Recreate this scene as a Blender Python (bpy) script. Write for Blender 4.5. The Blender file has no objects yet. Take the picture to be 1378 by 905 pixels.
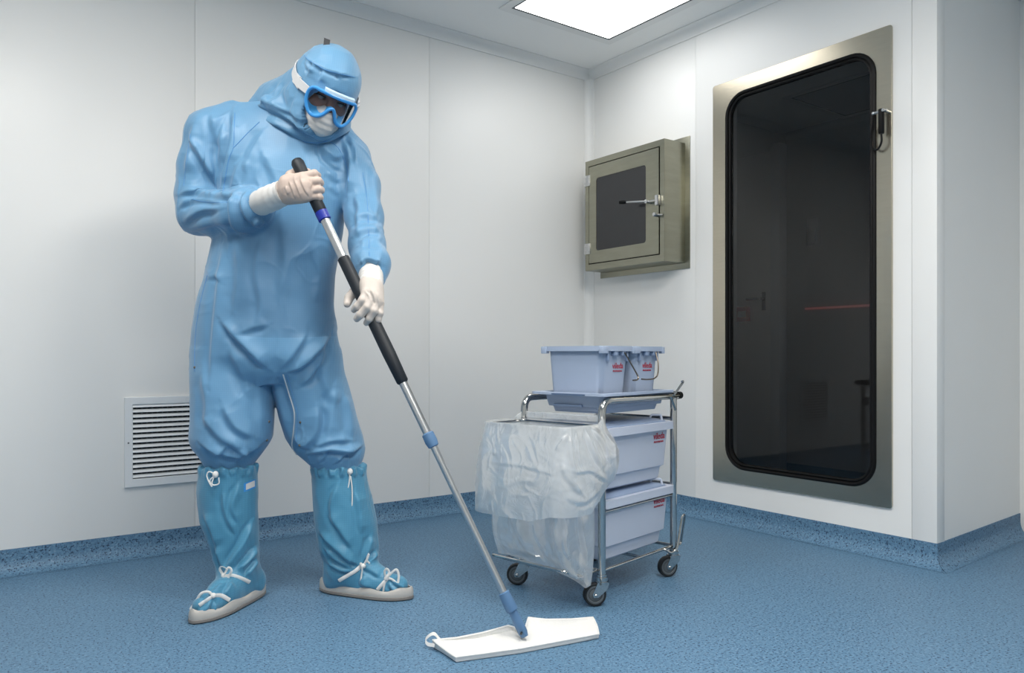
import bpy, bmesh, math, random
import numpy as np
from mathutils import Vector, Matrix
from mathutils.bvhtree import BVHTree

random.seed(4)
S = bpy.context.scene
COL = S.collection

# ------------------------------------------------------------------ camera, world, exposure
FPX, CX, HY, CAMZ = 1041.0, 689.0, 477.0, 0.8
cam = bpy.data.cameras.new('camera')
cam.lens = FPX * 36.0 / 1378.0
cam.sensor_width = 36.0
cam.shift_y = 24.5 / 1378.0
cam.clip_start = 0.05
cam_o = bpy.data.objects.new('camera', cam)
cam_o.location = (0, 0, CAMZ)
cam_o.rotation_euler = (math.pi / 2, 0, 0)
COL.objects.link(cam_o)
S.camera = cam_o

w = bpy.data.worlds.new('world')
S.world = w
w.use_nodes = True
w.node_tree.nodes['Background'].inputs[0].default_value = (0.6, 0.65, 0.7, 1)
w.node_tree.nodes['Background'].inputs[1].default_value = 0.0
S.view_settings.view_transform = 'Standard'
S.view_settings.look = 'None'
S.view_settings.gamma = 1.0
S.view_settings.use_curve_mapping = False
S.view_settings.exposure = 0.12
LIGHT = 20.5           # radiance of the added ceiling panels out of view


def P(px, py, Y):
    """pixel + distance along the view axis -> world point"""
    return np.array([(px - CX) / FPX * Y, Y, CAMZ + (HY - py) / FPX * Y])


def px_of(v):
    v = np.asarray(v, float)
    return CX + FPX * v[..., 0] / v[..., 1], HY - FPX * (v[..., 2] - CAMZ) / v[..., 1]


# ------------------------------------------------------------------ materials
def lin(c):
    return tuple((x / 12.92 if x <= 0.04045 else ((x + 0.055) / 1.055) ** 2.4) for x in [y / 255 for y in c]) + (1,)


def new_mat(name):
    m = bpy.data.materials.new(name)
    m.use_nodes = True
    return m, m.node_tree, m.node_tree.nodes, m.node_tree.links, m.node_tree.nodes['Principled BSDF']


def mat(name, col, rough=0.5, metal=0.0, var=0.06, scale=30.0, bump=0.0, bscale=None, spec=0.5, coat=0.0, sheen=0.0, stretch=None):
    m, nt, N, L, b = new_mat(name)
    tc = N.new('ShaderNodeTexCoord')
    mp = N.new('ShaderNodeMapping')
    if stretch:
        mp.inputs['Scale'].default_value = stretch
    L.new(tc.outputs['Object'], mp.inputs['Vector'])
    nz = N.new('ShaderNodeTexNoise')
    nz.inputs['Scale'].default_value = scale
    nz.inputs['Detail'].default_value = 4
    L.new(mp.outputs[0], nz.inputs['Vector'])
    c = lin(col)
    mx = N.new('ShaderNodeMix')
    mx.data_type = 'RGBA'
    mx.inputs[6].default_value = tuple(x * (1 - var) for x in c[:3]) + (1,)
    mx.inputs[7].default_value = tuple(min(1, x * (1 + var)) for x in c[:3]) + (1,)
    L.new(nz.outputs['Fac'], mx.inputs[0])
    L.new(mx.outputs[2], b.inputs['Base Color'])
    b.inputs['Roughness'].default_value = rough
    b.inputs['Metallic'].default_value = metal
    b.inputs['Specular IOR Level'].default_value = spec
    b.inputs['Coat Weight'].default_value = coat
    b.inputs['Sheen Weight'].default_value = sheen
    if bump:
        nb = N.new('ShaderNodeTexNoise')
        nb.inputs['Scale'].default_value = bscale or scale
        nb.inputs['Detail'].default_value = 5
        L.new(mp.outputs[0], nb.inputs['Vector'])
        bp = N.new('ShaderNodeBump')
        bp.inputs['Strength'].default_value = bump
        bp.inputs['Distance'].default_value = 0.004
        L.new(nb.outputs['Fac'], bp.inputs['Height'])
        L.new(bp.outputs[0], b.inputs['Normal'])
    return m


def ripstop(name, col, cell=0.006, amt=0.10, rough=0.48, bump=0.14, warp=None):
    """woven cleanroom cloth with a fine conductive grid"""
    m = mat(name, col, rough, var=0.05, scale=9, bump=bump, bscale=28, spec=0.5, sheen=0.22)
    N, L = m.node_tree.nodes, m.node_tree.links
    b = N['Principled BSDF']
    src = b.inputs['Base Color'].links[0].from_socket
    tc = N.new('ShaderNodeTexCoord')
    sx = N.new('ShaderNodeSeparateXYZ')
    L.new(tc.outputs['Object'], sx.inputs[0])
    outs = []
    for ax in ('X', 'Z'):
        d = N.new('ShaderNodeMath'); d.operation = 'DIVIDE'; d.inputs[1].default_value = cell
        L.new(sx.outputs[ax], d.inputs[0])
        f = N.new('ShaderNodeMath'); f.operation = 'FRACT'
        L.new(d.outputs[0], f.inputs[0])
        g = N.new('ShaderNodeMath'); g.operation = 'LESS_THAN'; g.inputs[1].default_value = 0.28
        L.new(f.outputs[0], g.inputs[0])
        outs.append(g)
    mxm = N.new('ShaderNodeMath'); mxm.operation = 'MAXIMUM'
    L.new(outs[0].outputs[0], mxm.inputs[0]); L.new(outs[1].outputs[0], mxm.inputs[1])
    sc = N.new('ShaderNodeMath'); sc.operation = 'MULTIPLY'; sc.inputs[1].default_value = amt
    L.new(mxm.outputs[0], sc.inputs[0])
    mx = N.new('ShaderNodeMix'); mx.data_type = 'RGBA'
    c = lin(col)
    mx.inputs[7].default_value = (c[0] * 0.25, c[1] * 0.35, c[2] * 0.5, 1)
    L.new(sc.outputs[0], mx.inputs[0]); L.new(src, mx.inputs[6])
    L.new(mx.outputs[2], b.inputs['Base Color'])
    return m


def floor_mat():
    m, nt, N, L, b = new_mat('speckled_vinyl')
    tc = N.new('ShaderNodeTexCoord')
    def noise(scale, detail=2.0):
        n = N.new('ShaderNodeTexNoise'); n.inputs['Scale'].default_value = scale; n.inputs['Detail'].default_value = detail
        L.new(tc.outputs['Object'], n.inputs['Vector']); return n
    def ramp(n, p0, p1, c0, c1):
        r = N.new('ShaderNodeValToRGB')
        r.color_ramp.elements[0].position = p0; r.color_ramp.elements[1].position = p1
        r.color_ramp.elements[0].color = c0; r.color_ramp.elements[1].color = c1
        L.new(n.outputs['Fac'], r.inputs[0]); return r
    a = ramp(noise(120, 3), 0.35, 0.65, lin((82, 118, 147)), lin((102, 139, 168)))
    dk = ramp(noise(150, 1), 0.585, 0.66, (0, 0, 0, 1), (1, 1, 1, 1))
    lt = ramp(noise(140, 1.5), 0.62, 0.72, (0, 0, 0, 1), (1, 1, 1, 1))
    m1 = N.new('ShaderNodeMix'); m1.data_type = 'RGBA'; m1.inputs[7].default_value = lin((44, 68, 94))
    L.new(dk.outputs[0], m1.inputs[0]); L.new(a.outputs[0], m1.inputs[6])
    m2 = N.new('ShaderNodeMix'); m2.data_type = 'RGBA'; m2.inputs[7].default_value = lin((126, 158, 184))
    mp = N.new('ShaderNodeMapping'); mp.inputs['Location'].default_value = (3.3, 1.7, 0.4)
    L.new(lt.outputs[0], m2.inputs[0]); L.new(m1.outputs[2], m2.inputs[6])
    L.new(m2.outputs[2], b.inputs['Base Color'])
    b.inputs['Roughness'].default_value = 0.5
    b.inputs['Specular IOR Level'].default_value = 0.35
    bp = N.new('ShaderNodeBump'); bp.inputs['Strength'].default_value = 0.12; bp.inputs['Distance'].default_value = 0.002
    nb = noise(60, 4)
    L.new(nb.outputs['Fac'], bp.inputs['Height']); L.new(bp.outputs[0], b.inputs['Normal'])
    return m


def emit_mat(name, col, strength):
    m, nt, N, L, b = new_mat(name)
    b.inputs['Base Color'].default_value = (0.9, 0.9, 0.9, 1)
    b.inputs['Emission Color'].default_value = col
    b.inputs['Emission Strength'].default_value = strength
    return m


def tint_glass(name, tint, ior=1.45, rough=0.0):
    m = bpy.data.materials.new(name); m.use_nodes = True
    N, L = m.node_tree.nodes, m.node_tree.links
    N.remove(N['Principled BSDF'])
    out = N['Material Output']
    t = N.new('ShaderNodeBsdfTransparent'); t.inputs[0].default_value = tint
    g = N.new('ShaderNodeBsdfGlossy'); g.inputs['Roughness'].default_value = rough
    fr = N.new('ShaderNodeFresnel'); fr.inputs[0].default_value = ior
    mx = N.new('ShaderNodeMixShader')
    L.new(fr.outputs[0], mx.inputs[0]); L.new(t.outputs[0], mx.inputs[1]); L.new(g.outputs[0], mx.inputs[2])
    L.new(mx.outputs[0], out.inputs[0])
    return m


def film_mat(name, col, clear=0.42):
    """translucent milky plastic film"""
    m = bpy.data.materials.new(name); m.use_nodes = True
    N, L = m.node_tree.nodes, m.node_tree.links
    N.remove(N['Principled BSDF'])
    out = N['Material Output']
    c = lin(col)
    t = N.new('ShaderNodeBsdfTransparent'); t.inputs[0].default_value = (0.93, 0.95, 0.97, 1)
    d = N.new('ShaderNodeBsdfDiffuse'); d.inputs[0].default_value = c
    tr = N.new('ShaderNodeBsdfTranslucent'); tr.inputs[0].default_value = c
    g = N.new('ShaderNodeBsdfGlossy'); g.inputs['Roughness'].default_value = 0.14
    g.inputs[0].default_value = (1, 1, 1, 1)
    tc = N.new('ShaderNodeTexCoord')
    nz = N.new('ShaderNodeTexNoise'); nz.inputs['Scale'].default_value = 11; nz.inputs['Detail'].default_value = 3
    nz.inputs['Distortion'].default_value = 2.0
    L.new(tc.outputs['Object'], nz.inputs['Vector'])
    bp = N.new('ShaderNodeBump'); bp.inputs['Strength'].default_value = 0.5; bp.inputs['Distance'].default_value = 0.005
    L.new(nz.outputs['Fac'], bp.inputs['Height'])
    for n in (d, tr, g):
        L.new(bp.outputs[0], n.inputs['Normal'])
    m1 = N.new('ShaderNodeMixShader'); m1.inputs[0].default_value = 0.5
    L.new(d.outputs[0], m1.inputs[1]); L.new(tr.outputs[0], m1.inputs[2])
    mr = N.new('ShaderNodeMapRange'); mr.inputs[1].default_value = 0.3; mr.inputs[2].default_value = 0.7
    mr.inputs[3].default_value = clear + 0.05; mr.inputs[4].default_value = clear - 0.05
    L.new(nz.outputs['Fac'], mr.inputs[0])
    m2 = N.new('ShaderNodeMixShader')
    L.new(mr.outputs[0], m2.inputs[0]); L.new(m1.outputs[0], m2.inputs[1]); L.new(t.outputs[0], m2.inputs[2])
    fr = N.new('ShaderNodeFresnel'); fr.inputs[0].default_value = 1.42
    L.new(bp.outputs[0], fr.inputs[1])
    m3 = N.new('ShaderNodeMixShader')
    fm = N.new('ShaderNodeMath'); fm.operation = 'MINIMUM'; fm.inputs[1].default_value = 0.32
    L.new(fr.outputs[0], fm.inputs[0])
    L.new(fm.outputs[0], m3.inputs[0]); L.new(m2.outputs[0], m3.inputs[1]); L.new(g.outputs[0], m3.inputs[2])
    L.new(m3.outputs[0], out.inputs[0])
    return m


M = {}
M['wall'] = mat('wall_panel_white', (238, 238, 236), 0.38, var=0.015, scale=3, spec=0.4)
M['ceil'] = mat('ceiling_white', (246, 246, 244), 0.5, var=0.01, scale=3, spec=0.3)
M['trim'] = mat('coving_white', (236, 236, 234), 0.4, var=0.01, scale=3)
M['seal'] = mat('panel_joint_sealant', (214, 216, 218), 0.6, var=0.03)
M['floor'] = floor_mat()
M['steel'] = mat('brushed_steel', (196, 188, 170), 0.27, 1.0, var=0.10, scale=14, bump=0.02, bscale=60, stretch=(1, 1, 14))
M['steel_box'] = mat('satin_steel', (152, 151, 136), 0.30, 1.0, var=0.12, scale=9, bump=0.04, bscale=40, stretch=(1, 1, 5))
M['chrome'] = mat('chrome_tube', (188, 188, 186), 0.06, 1.0, var=0.03)
M['alu'] = mat('anodised_aluminium', (205, 205, 205), 0.28, 1.0, var=0.03)
M['rubber'] = mat('black_rubber', (9, 9, 10), 0.5, var=0.2, spec=0.2)
M['grip'] = mat('black_foam_grip', (20, 28, 36), 0.55, var=0.12, scale=60)
M['blue_band'] = mat('cobalt_band', (22, 44, 150), 0.4, var=0.1)
M['dark_glass'] = tint_glass('dark_tinted_glass', (0.68, 0.68, 0.68, 1), 1.40)
M['dark_pane'] = mat('dark_window_pane', (50, 51, 53), 0.12, var=0.03, spec=0.4)
M['bucket'] = mat('light_blue_plastic', (164, 178, 200), 0.42, var=0.02, scale=12, spec=0.4)
M['box'] = mat('lit_blue_plastic', (190, 198, 214), 0.42, var=0.02, scale=12, spec=0.4)  # bucket plastic made paler: the stronger light on the boxes is in the colour
M['bucket_lid'] = mat('lid_blue_plastic', (138, 156, 184), 0.42, var=0.02, scale=12, spec=0.4)
M['bucket_dark'] = mat('deep_blue_plastic', (80, 100, 130), 0.45, var=0.05)
M['letters'] = mat('red_print', (176, 24, 52), 0.5, var=0.03)
M['wheel'] = mat('black_tyre', (26, 28, 30), 0.55, var=0.1)
M['hub'] = mat('grey_wheel_hub', (88, 94, 98), 0.5, var=0.05)
M['film'] = film_mat('milky_plastic_film', (244, 246, 246), 0.42)
M['film_in'] = film_mat('thin_plastic_film', (244, 246, 246), 0.55)
M['mop_blue'] = mat('slate_blue_plastic', (88, 124, 162), 0.45, var=0.04)
M['mop_cloth'] = mat('white_microfibre', (226, 226, 224), 0.85, var=0.03, scale=120, bump=0.35, bscale=160, spec=0.1)
M['suit'] = ripstop('blue_coverall_cloth', (99, 149, 186), amt=0.12)
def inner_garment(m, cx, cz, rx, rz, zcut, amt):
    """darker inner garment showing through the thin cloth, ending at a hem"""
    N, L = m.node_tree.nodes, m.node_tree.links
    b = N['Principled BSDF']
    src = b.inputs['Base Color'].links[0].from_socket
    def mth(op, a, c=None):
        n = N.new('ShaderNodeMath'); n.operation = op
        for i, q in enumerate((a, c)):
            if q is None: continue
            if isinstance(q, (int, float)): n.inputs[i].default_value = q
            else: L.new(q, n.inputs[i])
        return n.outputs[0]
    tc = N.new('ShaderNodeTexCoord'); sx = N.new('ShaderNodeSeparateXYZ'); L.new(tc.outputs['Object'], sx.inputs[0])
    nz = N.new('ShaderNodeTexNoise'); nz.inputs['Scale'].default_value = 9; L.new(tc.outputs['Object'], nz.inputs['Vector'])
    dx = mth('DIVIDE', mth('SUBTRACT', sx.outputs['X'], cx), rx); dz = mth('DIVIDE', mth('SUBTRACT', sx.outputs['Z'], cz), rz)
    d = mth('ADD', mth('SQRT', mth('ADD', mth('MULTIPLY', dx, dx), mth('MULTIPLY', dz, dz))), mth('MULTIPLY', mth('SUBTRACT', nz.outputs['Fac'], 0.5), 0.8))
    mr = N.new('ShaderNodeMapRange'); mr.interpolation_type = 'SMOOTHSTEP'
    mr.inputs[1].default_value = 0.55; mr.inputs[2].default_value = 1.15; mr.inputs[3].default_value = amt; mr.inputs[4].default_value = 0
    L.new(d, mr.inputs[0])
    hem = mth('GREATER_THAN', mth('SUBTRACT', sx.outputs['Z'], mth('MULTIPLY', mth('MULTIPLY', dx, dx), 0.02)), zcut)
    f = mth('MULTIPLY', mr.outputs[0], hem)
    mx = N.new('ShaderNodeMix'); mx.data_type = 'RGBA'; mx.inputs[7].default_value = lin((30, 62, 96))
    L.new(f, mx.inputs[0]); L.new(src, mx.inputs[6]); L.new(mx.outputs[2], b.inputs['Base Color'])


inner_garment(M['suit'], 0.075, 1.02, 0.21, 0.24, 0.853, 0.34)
M['suit_seam'] = mat('seam_thread_blue', (84, 142, 196), 0.6, var=0.05)
M['hood'] = ripstop('blue_hood_cloth', (100, 150, 186), amt=0.10)
M['boot'] = ripstop('teal_boot_cloth', (76, 142, 174), cell=0.007, amt=0.16, rough=0.42, bump=0.2)
M['sole'] = mat('off_white_sole', (186, 183, 178), 0.55, var=0.07, scale=25, bump=0.15)
M['sole_edge'] = mat('grey_sole_edge', (128, 124, 120), 0.6, var=0.08)
M['white_tie'] = mat('white_tape', (226, 226, 224), 0.6, var=0.04)
M['glove'] = mat('latex_glove', (194, 176, 165), 0.5, var=0.06, scale=35, bump=0.25, bscale=70, spec=0.4)
M['glove_white'] = mat('white_glove', (200, 191, 183), 0.5, var=0.04, scale=35, bump=0.25, bscale=70, spec=0.4)
M['cuff'] = mat('white_cuff', (214, 213, 210), 0.65, var=0.03, bump=0.2, bscale=60)
M['mask'] = mat('white_face_mask', (205, 203, 200), 0.75, var=0.04, bump=0.2, bscale=50)
M['skin'] = mat('skin', (150, 104, 86), 0.5, var=0.08)
M['eye'] = mat('eye_white', (150, 140, 132), 0.2, var=0.03)
M['brow'] = mat('dark_hair', (46, 34, 28), 0.7, var=0.1)
M['goggle'] = mat('blue_goggle_frame', (62, 146, 214), 0.35, var=0.03, spec=0.5)
M['goggle_in'] = mat('blue_goggle_skirt', (80, 170, 226), 0.4, var=0.03)
M['lens'] = tint_glass('clear_lens', (0.86, 0.90, 0.93, 1), 1.35)
M['strap'] = mat('white_elastic', (206, 207, 208), 0.6, var=0.03, bump=0.2, bscale=200)
M['clear_vent'] = mat('milky_vent_plastic', (188, 212, 230), 0.3, var=0.05)
M['tab'] = mat('charcoal_tab', (58, 58, 60), 0.7, var=0.1)
M['snap'] = mat('snap_metal', (120, 112, 104), 0.35, 1.0, var=0.1)
M['zip'] = mat('pale_zip', (206, 210, 212), 0.5, var=0.05)
M['vent'] = mat('white_enamel', (220, 224, 227), 0.45, var=0.02)
M['vent_dark'] = mat('dark_duct', (24, 26, 28), 0.8, var=0.1)
M['back'] = mat('airlock_wall', (188, 188, 188), 0.5, var=0.02)
M['back_door'] = mat('airlock_door', (222, 222, 220), 0.5, var=0.02)
M['red'] = mat('red_call_point', (190, 40, 36), 0.4, var=0.05)
M['panel_off'] = mat('unlit_diffuser', (200, 204, 206), 0.5, var=0.02)
M['panel_added'] = emit_mat('added_panel_diffuser', (1.0, 0.955, 0.895, 1), LIGHT)
M['panel_dim'] = emit_mat('lit_corner_diffuser', (1.0, 0.99, 0.97, 1), 5.0)
M['led'] = emit_mat('red_indicator', (1.0, 0.10, 0.05, 1), 0.12)


# ------------------------------------------------------------------ object helpers
def tag(o, label=None, cat=None, group=None, kind=None):
    if label: o['label'] = label
    if cat: o['category'] = cat
    if group: o['group'] = group
    if kind: o['kind'] = kind
    return o


def empty(name, loc=(0, 0, 0), rz=0.0):
    o = bpy.data.objects.new(name, None)
    o.empty_display_size = 0.05
    o.location = loc
    o.rotation_euler = (0, 0, rz)
    COL.objects.link(o)
    return o


def root_of(o):
    while o.parent:
        o = o.parent
    return o


def root_matrix(o):
    r = root_of(o)
    return Matrix.Translation(r.location) @ Matrix.Rotation(r.rotation_euler.z, 4, 'Z')


def np_mesh(name, V, quads=None, tris=None):
    me = bpy.data.meshes.new(name)
    V = np.asarray(V, np.float32)
    me.vertices.add(len(V)); me.vertices.foreach_set('co', V.ravel())
    loops, starts, tot = [], [], 0
    for F, n in ((quads, 4), (tris, 3)):
        if F is None or len(F) == 0: continue
        F = np.asarray(F, np.int32)
        starts.append(tot + np.arange(len(F), dtype=np.int32) * n)
        loops.append(F.ravel()); tot += F.size
    loops = np.concatenate(loops); starts = np.concatenate(starts)
    me.loops.add(tot); me.loops.foreach_set('vertex_index', loops)
    me.polygons.add(len(starts)); me.polygons.foreach_set('loop_start', starts)
    me.update(calc_edges=True); me.validate()
    return me


def link(name, me, material, parent=None, smooth=True, world=False):
    """link a mesh; its vertices are in the root's own frame, or in world space when world=True"""
    if smooth:
        me.polygons.foreach_set('use_smooth', [True] * len(me.polygons))
    if material: me.materials.append(material)
    o = bpy.data.objects.new(name, me)
    COL.objects.link(o)
    if parent is not None:
        if world: me.transform(root_matrix(parent).inverted())
        o.parent = parent
    return o


class MB:
    """mesh builder"""
    def __init__(self):
        self.v, self.f = [], []

    def add(self, V, F):
        o = len(self.v)
        self.v += [tuple(map(float, p)) for p in V]
        self.f += [tuple(i + o for i in q) for q in F]
        return self

    def box(self, x0, x1, y0, y1, z0, z1, bev=0.0):
        bm = bmesh.new()
        bmesh.ops.create_cube(bm, size=1.0)
        for v in bm.verts:
            v.co = Vector(((x0 + x1) / 2 + v.co.x * (x1 - x0), (y0 + y1) / 2 + v.co.y * (y1 - y0), (z0 + z1) / 2 + v.co.z * (z1 - z0)))
        if bev:
            bmesh.ops.bevel(bm, geom=bm.edges[:], offset=bev, segments=2, affect='EDGES', profile=0.5)
        bm.verts.index_update()
        self.add([v.co for v in bm.verts], [[v.index for v in f.verts] for f in bm.faces])
        bm.free(); return self

    def tube(self, pts, r, seg=12, closed=False, caps=True, flat=None):
        pts = [Vector(map(float, p)) for p in pts]
        n = len(pts)
        R = r if hasattr(r, '__len__') else [r] * n
        T = []
        for i in range(n):
            a = pts[(i - 1) % n] if (closed or i > 0) else pts[0]
            b = pts[(i + 1) % n] if (closed or i < n - 1) else pts[-1]
            T.append((b - a).normalized())
        up = Vector((0, 0, 1)) if abs(T[0].z) < 0.9 else Vector((1, 0, 0))
        nrm = (up - T[0] * up.dot(T[0])).normalized()
        V = []
        for i in range(n):
            nrm = (nrm - T[i] * nrm.dot(T[i])).normalized()
            bn = T[i].cross(nrm)
            fl = flat if flat else 1.0
            for k in range(seg):
                a = 2 * math.pi * k / seg
                V.append(pts[i] + (nrm * math.cos(a) + bn * math.sin(a) * fl) * R[i])
        F = []
        m = n if closed else n - 1
        for i in range(m):
            j = (i + 1) % n
            for k in range(seg):
                F.append((i * seg + k, i * seg + (k + 1) % seg, j * seg + (k + 1) % seg, j * seg + k))
        if caps and not closed:
            F.append(tuple(range(seg - 1, -1, -1)))
            F.append(tuple((n - 1) * seg + k for k in range(seg)))
        return self.add(V, F)

    def loft(self, loops, cap0=True, cap1=True):
        n = len(loops[0]); V = [p for l in loops for p in l]; F = []
        for i in range(len(loops) - 1):
            for k in range(n):
                F.append((i * n + k, i * n + (k + 1) % n, (i + 1) * n + (k + 1) % n, (i + 1) * n + k))
        if cap0: F.append(tuple(range(n - 1, -1, -1)))
        if cap1: F.append(tuple((len(loops) - 1) * n + k for k in range(n)))
        return self.add(V, F)

    def ball(self, c, r, u=12, v=8, sc=(1, 1, 1)):
        loops = []
        for i in range(v + 1):
            t = math.pi * (i + 0.02 if i == 0 else (i - 0.02 if i == v else i)) / v
            loops.append([(c[0] + sc[0] * r * math.sin(t) * math.cos(2 * math.pi * k / u),
                           c[1] + sc[1] * r * math.sin(t) * math.sin(2 * math.pi * k / u),
                           c[2] - sc[2] * r * math.cos(t)) for k in range(u)])
        return self.loft(loops)

    def build(self, name, material, parent=None, smooth=True, world=False, sharp=40):
        me = bpy.data.meshes.new(name)
        me.from_pydata(self.v, [], self.f)
        me.update()
        bm = bmesh.new(); bm.from_mesh(me)
        bmesh.ops.recalc_face_normals(bm, faces=bm.faces[:])
        if smooth:
            for e in bm.edges:
                if len(e.link_faces) == 2 and e.calc_face_angle(0) > math.radians(sharp):
                    e.smooth = False
        bm.to_mesh(me); bm.free()
        return link(name, me, material, parent, smooth, world)


def spline(pts, n=8, closed=False):
    """Catmull-Rom through the points"""
    p = [np.asarray(q, float) for q in pts]
    m = len(p); out = []
    rng = m if closed else m - 1
    for i in range(rng):
        p0 = p[(i - 1) % m] if (closed or i > 0) else 2 * p[0] - p[1]
        p1, p2 = p[i], p[(i + 1) % m]
        p3 = p[(i + 2) % m] if (closed or i < m - 2) else 2 * p[-1] - p[-2]
        for k in range(n):
            t = k / n
            out.append(0.5 * ((2 * p1) + (-p0 + p2) * t + (2 * p0 - 5 * p1 + 4 * p2 - p3) * t * t + (-p0 + 3 * p1 - 3 * p2 + p3) * t ** 3))
    if not closed: out.append(p[-1])
    return out


def rrect(x0, x1, y0, y1, r, n=6):
    out = []
    for cx, cy, a0 in ((x1 - r, y1 - r, 0), (x0 + r, y1 - r, 90), (x0 + r, y0 + r, 180), (x1 - r, y0 + r, 270)):
        for k in range(n + 1):
            a = math.radians(a0 + 90 * k / n)
            out.append((cx + r * math.cos(a), cy + r * math.sin(a)))
    return out


def fillet(pts, r, n=6):
    """round the inner corners of a 3-D polyline"""
    pts = [np.asarray(p, float) for p in pts]
    out = [pts[0]]
    for i in range(1, len(pts) - 1):
        a, b, c = pts[i - 1], pts[i], pts[i + 1]
        d0 = (a - b) / np.linalg.norm(a - b); d1 = (c - b) / np.linalg.norm(c - b)
        p0, p1 = b + d0 * r, b + d1 * r
        for k in range(n + 1):
            t = k / n
            out.append((1 - t) ** 2 * p0 + 2 * t * (1 - t) * b + t * t * p1)
    out.append(pts[-1])
    return out


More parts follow.
